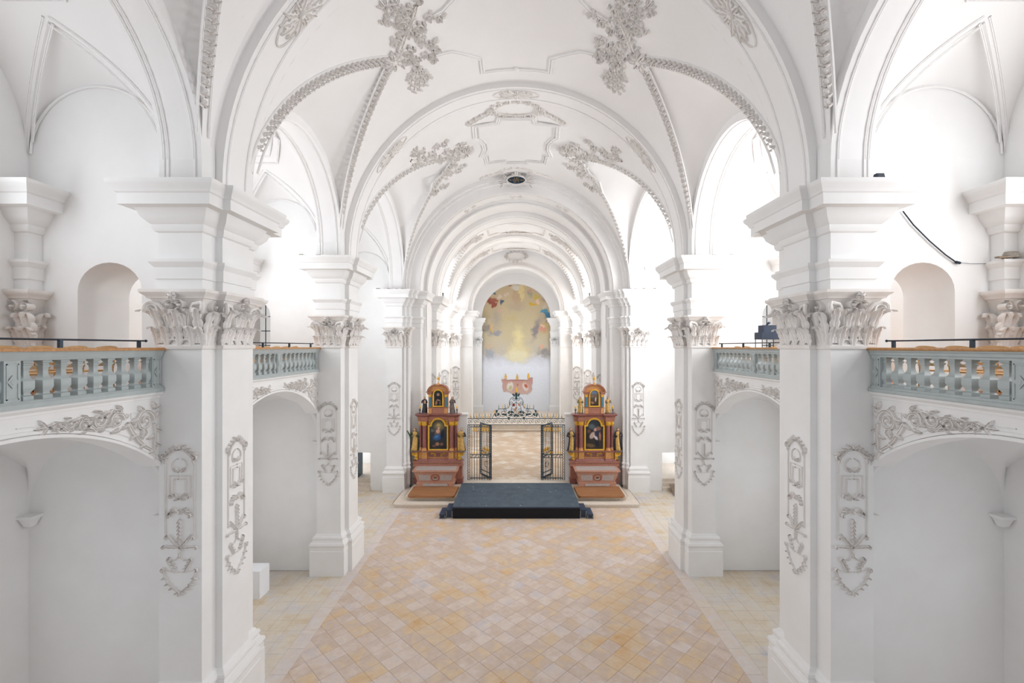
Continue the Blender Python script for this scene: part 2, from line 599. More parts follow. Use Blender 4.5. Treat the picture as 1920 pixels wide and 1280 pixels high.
def pier_panel(mb, mp, d=1.0):
    """tall stucco panel of the pilasters, 0.68 wide and 2.75 tall, top at q = 0"""
    h = 0.046 * d
    for s in (-1, 1):
        # crest
        for k in range(4):
            t = k / 3.0
            pleaf(mb, mp, s * (0.03 + 0.2 * t), -0.02 - 0.13 * t, PI / 2 - s * (0.7 + 0.5 * t), 0.11, 0.08, h, -s * 0.8)
        pcurve(mb, mp, [(s * 0.01, -0.06), (s * 0.1, -0.08), (s * 0.18, -0.14), (s * 0.24, -0.2)], 0.03, 0.05, h)
        pscroll(mb, mp, s * 0.27, -0.2, 0.06, 1.2, PI / 2, -s, 0.03, h * 1.2)
        pleaf(mb, mp, s * 0.24, -0.22, -PI / 2 + s * 0.3, 0.1, 0.07, h)
        # face-like cartouche
        pcurve(mb, mp, arc_pts(0, -0.36, 0.14, PI / 2 - s * 0.2, PI / 2 - s * 2.4, 8), 0.02, 0.03, h * 0.6)
        pleaf(mb, mp, s * 0.02, -0.46, PI / 2 - s * 0.5, 0.11, 0.07, h, -s * 0.8)
        pleaf(mb, mp, s * 0.03, -0.47, PI / 2 - s * 1.3, 0.12, 0.05, h * 0.8, s * 0.5)
        # frames
        strip(mb, mp, [(s * 0.265, -0.27), (s * 0.265, -1.72)], 0.022, h * 0.5)
        strip(mb, mp, [(s * 0.02, -0.54), (s * 0.19, -0.54), (s * 0.19, -0.9)], 0.02, h * 0.4)
        strip(mb, mp, [(s * 0.02, -0.6), (s * 0.11, -0.6), (s * 0.11, -0.87)], 0.022, h * 0.5)
        # curls under the inner panel
        pscroll(mb, mp, s * 0.16, -0.92, 0.055, 1.2, PI if s > 0 else 0, -s, 0.028, h)
        pleaf(mb, mp, s * 0.01, -0.95, PI / 2 - s * 0.9, 0.12, 0.05, h, s * 0.6)
        pleaf(mb, mp, s * 0.02, -0.97, PI / 2 - s * 1.7, 0.09, 0.05, h)
        # palmette
        for k in range(4):
            a = PI / 2 - s * (0.35 + 0.42 * k)
            pleaf(mb, mp, s * 0.01, -1.24 + 0.02 * k, a, 0.17 + 0.012 * k, 0.075, h * 1.3, -s * 0.9)
        pscroll(mb, mp, s * 0.185, -1.27, 0.045, 1.1, PI / 2, -s, 0.03, h * 1.3)
        # crossing sprays
        pleaf(mb, mp, s * 0.01, -1.84, PI / 2 - s * 0.85, 0.3, 0.075, h * 1.2, s * 0.3, 4, 11)
        pleaf(mb, mp, s * 0.01, -1.86, PI / 2 - s * 1.45, 0.32, 0.075, h * 1.2, -s * 0.1, 4, 11)
        pscroll(mb, mp, s * 0.24, -1.68, 0.04, 1, PI / 2, -s, 0.024, h)
        pscroll(mb, mp, s * 0.3, -1.86, 0.035, 1, PI / 2, -s, 0.024, h)
        # upper scrolls of the shield
        pcurve(mb, mp, [(s * 0.02, -2.02), (s * 0.08, -2.09), (s * 0.16, -2.08), (s * 0.2, -2.05)], 0.02, 0.02, h * 0.7)
        pscroll(mb, mp, s * 0.19, -2.09, 0.05, 1.1, PI / 2, -s, 0.028, h)
        for k in range(3):
            pleaf(mb, mp, s * (0.2 - 0.035 * k), -2.11 - 0.06 * k, PI + s * 0.2 if s > 0 else 0.2, 0.07, 0.05, h)
            pleaf(mb, mp, s * (0.21 - 0.035 * k), -2.1 - 0.06 * k, -PI / 2 - s * 0.4, 0.09, 0.06, h * 1.1, -s * 0.5)
        # shield
        strip(mb, mp, [(s * 0.02, -2.31), (s * 0.1, -2.32), (s * 0.2, -2.29), (s * 0.29, -2.27)], 0.016, h * 0.4)
        sh = [(s * 0.3, -2.28), (s * 0.27, -2.4), (s * 0.21, -2.51), (s * 0.13, -2.59), (s * 0.03, -2.67)]
        pcurve(mb, mp, sh, 0.035, 0.03, h * 0.8)
        pscroll(mb, mp, s * 0.3, -2.26, 0.045, 1.1, -PI / 2, s, 0.028, h * 1.2)
        for (a, b), k in zip(sh[1:], range(4)):
            pleaf(mb, mp, a, b, -PI / 2 + s * 0.75, 0.08, 0.06, h * 1.1, s * 0.8)
            pleaf(mb, mp, a, b, -PI / 2 - s * 1.3, 0.06, 0.05, h, s * 0.6)
    # hanging husks
    blob(mb, mp, 0, -1.2, 0.03, 0.03, h * 1.6)
    for k in range(6):
        q = -1.34 - 0.07 * k
        wd = 0.1 - 0.011 * k
        pleaf(mb, mp, 0, q, -PI / 2 + 0.35, 0.085, wd * 0.6, h * 1.2, 0.3, 2, 5)
        pleaf(mb, mp, 0, q, -PI / 2 - 0.35, 0.085, wd * 0.6, h * 1.2, -0.3, 2, 5)
    blob(mb, mp, 0, -1.92, 0.03, 0.05, h * 1.4)
    pleaf(mb, mp, 0, -1.93, -PI / 2, 0.12, 0.07, h)
    pleaf(mb, mp, 0, -2.66, -PI / 2, 0.09, 0.09, h * 1.4)
    pleaf(mb, mp, 0, -0.04, PI / 2, 0.06, 0.09, h * 1.4)


def acanthus(mb, mp, p0, q0, Lh, W, out, lean=0.0, n=13):
    """free-standing capital leaf with overhanging tip"""
    rows = []
    for i in range(n + 1):
        t = i / n
        if t < 0.68:
            k = t / 0.68
            q, h = Lh * 0.9 * k, 0.035 + 0.45 * out * k * k
        else:
            ph = (t - 0.68) / 0.32 * PI * 1.05
            q = Lh * 0.9 + 0.12 * Lh * math.sin(ph)
            h = 0.035 + 0.45 * out + 0.3 * out * (1 - math.cos(ph))
        wd = W * (0.62 + 0.5 * math.sin(PI * min(1, t * 1.15))) * (1 + 0.26 * math.cos(2 * PI * 4.5 * t + 0.4))
        if t > 0.68:
            wd *= 1 - 0.75 * (t - 0.68) / 0.32
        row = []
        for s, dh in ((-1, -0.055), (-0.72, 0.012), (-0.38, 0.03), (-0.12, 0.002), (0, 0.03), (0.12, 0.002), (0.38, 0.03), (0.72, 0.012), (1, -0.055)):
            row.append(mp(p0 + lean * t * t + s * wd / 2, q0 + q, max(0.003, h + dh * (0.5 + t) * W / 0.3)))
        rows.append(row)
    mb.grid(rows)


def capital_face(mb, mp, wd, left=True, right=True, narrow=False):
    """leaves and volutes on one pilaster face, q = 0 at the astragal, 0.86 high"""
    if narrow:
        acanthus(mb, mp, 0, 0.0, 0.36, wd * 0.7, 0.14)
        acanthus(mb, mp, -wd * 0.3, 0.0, 0.62, wd * 0.5, 0.2)
        acanthus(mb, mp, wd * 0.3, 0.0, 0.62, wd * 0.5, 0.2)
        scroll(mb, mp, 0, 0.72, 0.1, 1.4, PI / 2, 1, 0.05, 0.14)
        return
    for s in (-0.3, 0.0, 0.3):
        acanthus(mb, mp, s * wd, 0.0, 0.36 - 0.02 * abs(s), wd * 0.2, 0.2)
    for s in (-0.53, 0.53):
        acanthus(mb, mp, s * wd, 0.0, 0.34, wd * 0.14, 0.2)
    acanthus(mb, mp, 0, 0.05, 0.6, wd * 0.2, 0.25)
    for s in (-1, 1):
        acanthus(mb, mp, s * wd * 0.44, 0.05, 0.62, wd * 0.2, 0.28, s * wd * 0.1)
        acanthus(mb, mp, s * wd * 0.16, 0.1, 0.48, wd * 0.15, 0.2)
        # calyx stalk with a curled leaf
        curve_strip(mb, mp, [(s * wd * 0.24, 0.25), (s * wd * 0.24, 0.45), (s * wd * 0.27, 0.6)], 0.04, 0.06, 0.12)
        acanthus(mb, mp, s * wd * 0.29, 0.36, 0.3, wd * 0.13, 0.26, s * 0.04)
        acanthus(mb, mp, s * wd * 0.2, 0.42, 0.26, wd * 0.1, 0.24, -s * 0.05)
        # inner helix
        scroll(mb, mp, s * wd * 0.12, 0.74, 0.085, 1.5, PI * 0.9 if s > 0 else 0.3, -s, 0.04, 0.2)
    # rosette on the abacus
    for k in range(6):
        leaf(mb, lambda p, q, h: mp(p, q, h + 0.2), 0, 0.9, k * PI / 3, 0.085, 0.075, 0.06, 0.2, 2, 5)
    blob(mb, lambda p, q, h: mp(p, q, h + 0.2), 0, 0.9, 0.035, 0.035, 0.1)
    for s, on in ((-1, left), (1, right)):
        if not on:
            continue
        # corner volute: spiral in the diagonal plane
        pts, rad = [], []
        k0 = 0.7071
        for i in range(5):
            t = i / 5
            pts.append(mp(s * wd * (0.24 + 0.2 * t), 0.5 + 0.27 * math.sin(t * PI / 2), 0.07 + 0.06 * t))
            rad.append(0.022 + 0.012 * t)
        for i in range(20):
            t = i / 19
            a = PI / 2 - 2 * PI * 1.4 * t
            r = 0.105 * (1 - 0.85 * t)
            dd = 0.1 + r * math.cos(a)
            pts.append(mp(s * (wd * 0.5 + dd * k0), 0.68 + r * math.sin(a), 0.05 + dd * k0))
            rad.append(0.036 - 0.018 * t)
        mb.tube(pts, rad, 7)
        acanthus(mb, lambda p, q, h: mp(s * (wd * 0.5 + (h - abs(p)) * 0.5), q, h + 0.02), 0, 0.34, 0.3, 0.16, 0.26)


# ------------------------------------------------------------------ building geometry
ZC = 10.43          # top of the cornices
ZV = 10.63          # centre height of the nave barrel
RV = 5.85           # radius of the nave barrel
XW = 9.25           # side walls
PLAN = [(-6.59, 0.24), (-6.59, 0), (-5.80, 0), (-5.80, 0.39), (-5.67, 0.39), (-5.67, 1.25), (-5.80, 1.25), (-5.80, 1.64), (-6.59, 1.64), (-6.59, 1.40)]
BASE = [(0.17, 0), (0.17, 0.80), (0.155, 0.82), (0.155, 0.93), (0.17, 0.95), (0.185, 0.99), (0.17, 1.05), (0.11, 1.08), (0.09, 1.14),
        (0.11, 1.19), (0.10, 1.24), (0.05, 1.27), (0.03, 1.31), (0, 1.33)]
ENTAB = [(0.004, 8.5), (0.02, 8.52), (0.02, 8.74), (0.05, 8.75), (0.05, 8.96), (0.07, 8.98), (0.12, 9.05), (0.12, 9.10), (0.006, 9.11), (0.006, 9.60),
         (0.05, 9.62), (0.08, 9.68), (0.08, 9.74), (0.12, 9.77), (0.2, 9.86), (0.23, 9.95), (0.26, 10.0), (0.42, 10.01), (0.42, 10.2), (0.45, 10.22),
         (0.47, 10.28), (0.52, 10.34), (0.54, 10.38), (0.54, 10.43), (0.3, 10.45), (0, 10.46)]
ABACUS = [(0.03, 8.37), (0.13, 8.385), (0.15, 8.43), (0.19, 8.46), (0.215, 8.49), (0.215, 8.54), (0, 8.55)]
BELL = [(0, 7.5), (0.003, 8.0), (0.02, 8.2), (0.06, 8.33), (0.1, 8.39)]
ASTR = [(0, 7.45), (0.028, 7.46), (0.04, 7.49), (0.04, 7.52), (0.028, 7.54), (0, 7.55)]


def structure(o):
    o['kind'] = 'structure'
    return o


def wall_opening(mb, mp, u0, u1, z0, z1, c, wd, zb, zs, rise, th, splay=0.0, n=14, back=True):
    """rectangular wall piece with one arched opening; mp(u, z, depth)"""
    l, r = c - wd / 2, c + wd / 2
    arch = [(c - wd / 2 * math.cos(PI * i / n), zs + rise * math.sin(PI * i / n)) for i in range(n + 1)]
    ring = [(l, zb)] + arch + [(r, zb)]
    for d in ((0, th) if back else (0,)):
        mb.poly([mp(u0, z0, d), mp(l, z0, d), mp(l, z1, d), mp(u0, z1, d)])
        mb.poly([mp(r, z0, d), mp(u1, z0, d), mp(u1, z1, d), mp(r, z1, d)])
        if zb > z0 + 1e-4:
            mb.poly([mp(l, z0, d), mp(r, z0, d), mp(r, zb, d), mp(l, zb, d)])
        for i in range(n):
            a, b = arch[i], arch[i + 1]
            mb.poly([mp(a[0], a[1], d), mp(b[0], b[1], d), mp(b[0], z1, d), mp(a[0], z1, d)])
    far = [(c + (p[0] - c) * (1 - splay), p[1]) for p in ring]
    mb.grid([[mp(p[0], p[1], 0) for p in ring], [mp(p[0], p[1], th) for p in far]])
    if zb > z0 + 1e-4:
        mb.poly([mp(l, zb, 0), mp(r, zb, 0), mp(far[-1][0], zb, th), mp(far[0][0], zb, th)])
    return ring


def lunette_vault(mb, T, cb, hb, side_a, ga, R, zc, pa, rs, zs, hs, ns=36, nl=8, nb=36):
    rows = []
    for i in range(ns + 1):
        s = -math.cos(PI * i / ns)
        b = cb + hb * s
        ag = pa + (ga - pa) * abs(s)
        zg = zc + math.sqrt(max(0, R * R - ag * ag))
        za = zs + hs * math.sqrt(max(0, 1 - (s * hb / rs) ** 2))
        left = []
        for k in range(nl + 1):
            t = k / nl
            a = side_a + (ag - side_a) * t
            z = za + (zg - za) * t + 0.12 * math.sin(PI * t) * (1 - abs(s))
            left.append((a, z))
        th0 = math.asin(min(1, ag / R))
        mid = [(-R * math.sin(-th0 + 2 * th0 * k / nb), zc + R * math.cos(-th0 + 2 * th0 * k / nb)) for k in range(1, nb)]
        row = [T(a, b, z) for a, z in left] + [T(a, b, z) for a, z in mid] + [T(-a, b, z) for a, z in reversed(left)]
        rows.append(row)
    mb.grid(rows)

    def groin(s, sg):
        ag = pa + (ga - pa) * abs(s)
        zg = zc + math.sqrt(max(0, R * R - ag * ag))
        n = Vector(T(0, cb + hb * s, zc)) - Vector(T(sg * ag, cb + hb * s, zg))
        return Vector(T(sg * ag, cb + hb * s, zg)), n.normalized()
    return groin


def curve_map(pn):
    pts = [p for p, _ in pn]
    nr = [n for _, n in pn]
    cum = [0]
    for a, b in zip(pts, pts[1:]):
        cum.append(cum[-1] + (b - a).length)

    def mp(p, q, h):
        i = 0
        while i < len(pts) - 2 and cum[i + 1] < p:
            i += 1
        t = (p - cum[i]) / max(1e-6, cum[i + 1] - cum[i])
        x = pts[i].lerp(pts[i + 1], t)
        n = nr[i].lerp(nr[i + 1], max(0, min(1, t))).normalized()
        tg = (pts[i + 1] - pts[i]).normalized()
        return tuple(x + q * tg.cross(n) + h * n)
    return mp, cum[-1]


def arch_rev(mb, prof, zc, z0, n=56, xc=0.0):
    rows = [[(xc - r, y, z0) for r, y in prof]]
    for i in range(n + 1):
        a = PI * i / n
        rows.append([(xc - r * math.cos(a), y, zc + r * math.sin(a)) for r, y in prof])
    rows.append([(xc + r, y, z0) for r, y in prof])
    mb.grid(rows)


def soffit_map(r, zc, yc):
    """p = arc length from the crown, q = along the church, h = inwards"""
    return lambda p, q, h: ((r - h) * math.sin(p / r), yc + q, zc + (r - h) * math.cos(p / r))


# ---- ceiling of nave and crossing
ceil_mb = MB()
rib_list = []
stucco_maps = {}
for bi, (y0, y1) in enumerate(BAYS):
    yc, hb = (y0 + y1) / 2, (y1 - y0) / 2
    pa = 3.41 if bi < 2 else 2.6
    g = lunette_vault(ceil_mb, lambda a, b, z: (a, b, z), yc, hb, 5.80, 5.80, RV, ZV, pa, hb + 0.22, 10.95, hb + 0.22)
    rib_list.append((bi, g))
    # annulus of the side arches towards the nave, soffit of the side arches
    for sx in (-1, 1):
        n = 28
        rows = [[], [], [], []]
        for i in range(n + 1):
            a = PI * i / n
            for row, (x, r) in zip(rows, ((5.80, hb + 0.22), (5.80, hb), (6.59, hb), (6.59, hb + 0.22))):
                yy = yc - r * math.cos(a)
                yy = max(y0, min(y1, yy)) if r > hb else yy
                row.append((sx * x, yy, 10.95 + r * math.sin(a)))
        ceil_mb.grid(rows)
for ya in (8.46, 15.15):
    for yy0, yy1 in ((ya, ya + 0.42), (ya + 1.22, ya + 1.64)):
        arch_rev(ceil_mb, [(RV, yy0), (RV, yy1)], ZV, 10.4)
arch_rev(ceil_mb, [(RV, 23.6), (RV, 24.2)], ZV, 10.4)
ceiling = structure(ceil_mb.build('ceiling', 'vault', smooth=35))

for ya in (8.46, 15.15):
    m = MB()
    arch_rev(m, [(6.05, ya + 0.39), (5.67, ya + 0.39), (5.67, ya + 1.25), (6.05, ya + 1.25)], ZV, ZC)
    m.build('transverse_arch', 'vault', ceiling, smooth=30)
    m = MB()
    sm = soffit_map(5.67, ZV, ya + 0.82)
    L = 5.67 * PI / 2
    for q in (-0.3, 0.3):
        strip(m, sm, [(-L + 2 * L * i / 60, q) for i in range(61)], 0.05, 0.02)
    m.build('arch_moulding', 'vault', ceiling, smooth=30)
    # medallions on the soffit
    for p in (-5.0, 0, 5.0) if ya > 10 else (-5.0, 5.0):
        m = MB()
        strip(m, sm, [(p + 0.8 * math.cos(k * PI / 12), 0.24 * math.sin(k * PI / 12)) for k in range(24)], 0.04, 0.03, True)
        for k in range(12):
            a = k * PI / 6
            leaf(m, sm, p + 0.1 * math.cos(a), 0.05 * math.sin(a), math.atan2(0.5 * math.sin(a), math.cos(a)), 0.22 + 0.3 * abs(math.cos(a)), 0.13, 0.07, 0.4)
        blob(m, sm, p, 0, 0.1, 0.06, 0.11)
        m.build('medallion', 'stucco', ceiling, smooth=40)

# ---- leafy ribs on the groins of the vault
for bi, g in rib_list:
    for sg in (-1, 1):
        for half in (-1, 1):
            pn = [g(half * (1 - i / 28), sg) for i in range(29)]
            if bi == 0 and half < 0:
                continue
            mp, L = curve_map(pn)
            m = MB()
            for q in (-0.16, 0.16):
                strip(m, mp, [(L * i / 40, q) for i in range(41)], 0.05, 0.03)
            m.build('groin_rib', 'vault', ceiling, smooth=40)
            m = MB()
            st = 0.17 if bi < 2 else 0.22
            p = 0.5
            while p < L - 0.1:
                k = min(1.0, 0.45 + p / 2.5)
                leaf(m, mp, p, 0.02, 0.8, 0.14 * k, 0.08 * k, 0.085 * k, 0.9, 2.5, 8)
                leaf(m, mp, p, -0.02, -0.8, 0.14 * k, 0.08 * k, 0.085 * k, -0.9, 2.5, 8)
                leaf(m, mp, p + st * 0.3, 0, 0, 0.12 * k, 0.05 * k, 0.1 * k, 0, 2, 7)
                p += st
            m.build('leaf_garland', 'stucco', ceiling, smooth=50)
    # plain moulding of the side arches
    y0, y1 = BAYS[bi]
    yc, hb = (y0 + y1) / 2, (y1 - y0) / 2
    m = MB()
    for sx in (-1, 1):
        for x in (5.93, 6.42, 6.5):
            mpx = lambda p, q, h, sx=sx: (sx * (6.2 + q), yc + (hb - h) * math.sin(p / hb), 10.95 + (hb - h) * math.cos(p / hb))
            Ls = hb * PI / 2
            strip(m, mpx, [(-Ls + 2 * Ls * i / 40, x - 6.2) for i in range(41)], 0.045, 0.02)
        # straight part below the springing
        for yy, dn in ((y0, 1), (y1, -1)):
            for x in (5.93, 6.42, 6.5):
                m.box(sx * x - 0.022, sx * x + 0.022, min(yy, yy + dn * 0.02), max(yy, yy + dn * 0.02), ZC, 10.95)
    m.build('side_arch_moulding', 'vault', ceiling, smooth=40)


def barrel_map(yc):
    return lambda p, q, h: ((RV - h) * math.sin(p / RV), yc + q, ZV + (RV - h) * math.cos(p / RV))


def arcx(x):
    return RV * math.asin(x / RV)


def curl_cluster(m, mp, p, q, ang, size, rnd, h):
    """a spray of open scrolls and small leaves running from (p,q) along ang"""
    ca, sa = math.cos(ang), math.sin(ang)
    x, y = p, q
    for k in range(3):
        sgn = 1 if (k + rnd) % 2 else -1
        s = size * (1 - 0.2 * k)
        cx, cy = x + ca * s * 0.4 - sa * sgn * s * 0.3, y + sa * s * 0.4 + ca * sgn * s * 0.3
        scroll(m, mp, cx, cy, s * 0.34, 1.35, ang - sgn * PI / 2, sgn, s * 0.075, h * 1.9, 0)
        for j in range(3):
            aa = ang - sgn * PI / 2 + sgn * (0.5 + 1.0 * j)
            leaf(m, mp, cx + s * 0.33 * math.cos(aa), cy + s * 0.33 * math.sin(aa), aa - sgn * 0.35, s * 0.26, s * 0.13, h * 1.8, -sgn * 1.2)
        leaf(m, mp, x, y, ang - sgn * 0.7, s * 0.42, s * 0.13, h * 2, -sgn * 1.3)
        x += ca * s * 0.72
        y += sa * s * 0.72
    for t in (-0.7, 0, 0.7):
        leaf(m, mp, x, y, ang + t, size * 0.36, size * 0.13, h * 1.6)


def twig(m, mp, p, q, ang, L, h):
    """hanging branch with small leaves"""
    curve_strip(m, mp, [(p + math.cos(ang) * L * t / 6, q + math.sin(ang) * L * t / 6) for t in range(7)], 0.03, 0.015, h * 0.6)
    for k in range(7):
        t = (k + 1) / 7.5
        s = 1 if k % 2 else -1
        leaf(m, mp, p + math.cos(ang) * L * t, q + math.sin(ang) * L * t, ang + s * 0.85, 0.13, 0.055, h, s * 0.5, 2, 6)


def bar(u, v):
    """where a sight line measured in the photograph meets the barrel: (arc, along)"""
    dx, dz = (u - U0) / FPX, (V0 - v) / FPX
    a = dx * dx + dz * dz
    b = 2 * dz * (H - ZV)
    c = (H - ZV) ** 2 - RV * RV
    Y = (-b + math.sqrt(b * b - 4 * a * c)) / (2 * a)
    return (RV * math.asin(max(-1, min(1, dx * Y / RV))), Y - yc)


# bay between the first and second piers
yc = sum(BAYS[1]) / 2
mp = barrel_map(yc)
for sx in (-1, 1):
    m = MB()
    P = sx * arcx(3.41)
    B = lambda u, v: (lambda r: (-r[0] * sx, r[1]))(bar(u, v))
    for k in range(8):
        leaf(m, mp, P, 0, k * PI / 4, 0.36, 0.13, 0.13, 0.5)
    blob(m, mp, P, 0, 0.11, 0.11, 0.14)
    for k, (a, b, s) in enumerate((((744, 92), (758, 55), 0.5), ((757, 58), (722, 14), 0.62), ((764, 50), (748, 16), 0.5), ((768, 52), (818, 30), 0.5), ((766, 34), (778, -6), 0.5),
                                   ((748, 96), (828, 74), 0.58), ((812, 84), (813, 120), 0.36), ((758, 102), (790, 130), 0.46), ((752, 72), (776, 62), 0.36), ((770, 110), (800, 104), 0.36))):
        a, b = B(*a), B(*b)
        curl_cluster(m, mp, a[0], a[1], math.atan2(b[1] - a[1], b[0] - a[0]), s, k % 2, 0.05)
    curve_strip(m, mp, [B(748, 94), B(758, 66), B(768, 44), B(776, 24), B(780, 8)], 0.16, 0.1, 0.08)
    for (u0, v0), (u1, v1) in (((776, 132), (768, 168)), ((781, 134), (776, 174)), ((786, 134), (787, 170)), ((790, 132), (798, 160)), ((792, 128), (806, 146)), ((772, 130), (764, 150))):
        a, b = B(u0, v0), B(u1, v1)
        twig(m, mp, a[0], a[1], math.atan2(b[1] - a[1], b[0] - a[0]), math.hypot(b[0] - a[0], b[1] - a[1]), 0.07)
    m.build('corner_stucco', 'stucco', ceiling, smooth=50)
m = MB()
out = [(-2.35, 0.72), (-1.9, 0.82), (-1.08, 1.5), (-1.08, 2.2), (-0.3, 2.2), (0.3, 2.2), (1.08, 2.2), (1.08, 1.5), (1.9, 0.82), (2.35, 0.72)]
for sy in (1, -1):
    fine = []
    for (a, b), (c, d) in zip(out, out[1:]):
        fine += [(a + (c - a) * k / 4, (b + (d - b) * k / 4)) for k in range(4)]
    fine.append(out[-1])
    strip(m, mp, [(arcx(x), sy * y) for x, y in fine], 0.13, 0.05)
for k in range(6):
    leaf(m, mp, 0, 2.2, k * PI / 3, 0.12, 0.1, 0.06)
blob(m, mp, 0, 2.2, 0.12, 0.12, 0.07, 12)
m.build('panel_moulding', 'vault', ceiling, smooth=30)

# crossing
yc = sum(BAYS[2]) / 2
mp = barrel_map(yc)


m = MB()
half = [bar(u, v) for u, v in ((935, 220), (932, 229), (888, 236), (890, 258), (898, 262), (906, 270), (908, 280), (902, 292), (910, 293), (913, 306), (946, 302), (946, 306))]
full = half + [(-p, q) for p, q in reversed(half)]
strip(m, mp, full, 0.16, 0.06, True)
strip(m, mp, [(p * 0.9, q * 0.93) for p, q in full], 0.05, 0.04, True)
m.build('panel_moulding', 'vault', ceiling, smooth=30)


def cartouche(m, mp, p, q, a, b, h, wings):
    strip(m, mp, [(p + a * math.cos(k * PI / 14), q + b * math.sin(k * PI / 14) * (1 - 0.12 * math.cos(k * PI / 7))) for k in range(28)], 0.09, h * 0.6, True)
    for k in range(16):
        t = k * PI / 8
        leaf(m, mp, p + a * math.cos(t), q + b * math.sin(t), t + 0.9, 0.26, 0.15, h, -0.7)
    for s in (-1, 1):
        scroll(m, mp, p + s * a * 1.15, q, 0.2, 1.3, PI / 2, s, 0.09, h * 1.2, 2)
        if wings:
            for k in range(4):
                leaf(m, mp, p + s * (a * 1.1 + 0.24 * k), q - wings * 0.12 * k, (0 if s > 0 else PI) - s * wings * 0.5, 0.42, 0.2, h * 1.2, s * 0.5)


m = MB()
p0 = bar(968, 203)
cartouche(m, mp, 0, p0[1], 0.85, 0.42, 0.09, -1)
p0 = bar(968, 320)
cartouche(m, mp, 0, p0[1], 0.75, 0.3, 0.06, -0.3)
m.build('crown_cartouche', 'stucco', ceiling, smooth=50)
for sx in (-1, 1):
    m = MB()
    B = lambda u, v: (lambda r: (-r[0] * sx, r[1]))(bar(u, v))
    segs = [((870, 275), (800, 305), 0.72), ((866, 288), (815, 352), 0.72), ((795, 302), (762, 262), 0.7), ((795, 296), (840, 262), 0.6),
            ((834, 334), (866, 312), 0.6), ((808, 362), (842, 344), 0.55), ((860, 268), (884, 290), 0.4), ((820, 300), (860, 292), 0.42)]
    for k, (a, b, s) in enumerate(segs):
        a, b = B(*a), B(*b)
        curl_cluster(m, mp, a[0], a[1], math.atan2(b[1] - a[1], b[0] - a[0]), s, k % 2, 0.055)
    c = B(872, 283)
    for k in range(10):
        leaf(m, mp, c[0], c[1], k * PI / 5, 0.42, 0.14, 0.18, 0.5)
    curve_strip(m, mp, [B(770, 300), B(800, 305), B(826, 296), B(850, 300)], 0.14, 0.1, 0.06)
    curve_strip(m, mp, [B(806, 360), B(812, 340), B(830, 325), B(850, 308)], 0.14, 0.1, 0.06)
    m.build('corner_stucco', 'stucco', ceiling, smooth=50)

# ---- nave piers
shaft_mb = MB()
shaft_mb.sweep(PLAN, [(0, 0), (0, ZC + 0.02)])
for _y in (0.0, 1.26):
    shaft_mb.box(-6.59, -5.80, _y, _y + 0.38, ZC + 0.02, 11.3)
base_mb = MB()
base_mb.sweep(PLAN, BASE)
ent_mb = MB()
ent_mb.sweep(PLAN, ENTAB)
cap_mb = MB()
cap_mb.sweep(PLAN, BELL)
cap_mb.sweep(PLAN, ABACUS)
cap_mb.sweep(PLAN, ASTR)
leaf_mb = MB()
capital_face(leaf_mb, plane_map((-6.195, 0, 7.52), (1, 0, 0), (0, 0, 1), (0, -1, 0)), 0.79)
capital_face(leaf_mb, plane_map((-5.80, 0.2, 7.52), (0, 1, 0), (0, 0, 1), (1, 0, 0)), 0.36, narrow=True)
capital_face(leaf_mb, plane_map((-5.67, 0.82, 7.52), (0, 1, 0), (0, 0, 1), (1, 0, 0)), 0.86)
pan1, pan2 = MB(), MB()
pier_panel(pan1, plane_map((-6.2, 0, 5.66), (1, 0, 0), (0, 0, 1), (0, -1, 0)))
pier_panel(pan2, plane_map((-5.67, 0.82, 5.66), (0, 1, 0), (0, 0, 1), (1, 0, 0)))
PP = [(n, side_pair(mb, n, mt, smf)) for n, mb, mt, smf in (
    ('shaft', shaft_mb, 'wall', None), ('base', base_mb, 'wall', 30), ('entablature', ent_mb, 'wall', 30),
    ('capital', cap_mb, 'stucco', 30), ('stucco_panel', pan1, 'stucco', 45), ('stucco_panel', pan2, 'stucco', 45))]
LEAVES = side_pair(leaf_mb, 'acanthus_leaves', 'stucco', 50)
deb = MB()
for k in range(46):
    x = -7.0 + 1.5 * random.random()
    y = -0.05 - 0.28 * random.random() * (1 if x < -6.7 or random.random() < 0.5 else 0.7)
    s = 0.02 + 0.05 * random.random()
    deb.frustum(x, y, 10.44, 10.455 + s * 0.5, s * 1.8, s, s * 0.8, s * 0.4)
DEB = side_pair(deb, 'dust_crumbs', 'debris')
PIER_LABEL = {(-1, 0): 'large white pier with gilt-free stucco panels closest on the left, beside the near left gallery',
              (1, 0): 'large white pier closest on the right, with a small floodlight on its cornice',
              (-1, 1): 'white pier beside the white donation plinth, second on the left side',
              (1, 1): 'white pier second on the right side, below the black equipment boxes'}
PIER_LABEL[(-1, 0)] = 'large white pier closest on the left side, with acanthus capital and stucco panels'
for k, ya in enumerate((8.46, 15.15)):
    for si, sx in enumerate((-1, 1)):
        r = tag(empty('nave_pier', (0, ya, 0)), PIER_LABEL[(sx, k)], 'pier', 'nave piers')
        for n, mm in PP:
            o = put(n, mm[si], r)
            if n == 'capital':
                put('acanthus_leaves', LEAVES[si], o)
        if k == 1 or sx < 0:
            put('dust_crumbs', DEB[si], r)['kind'] = 'stuff'

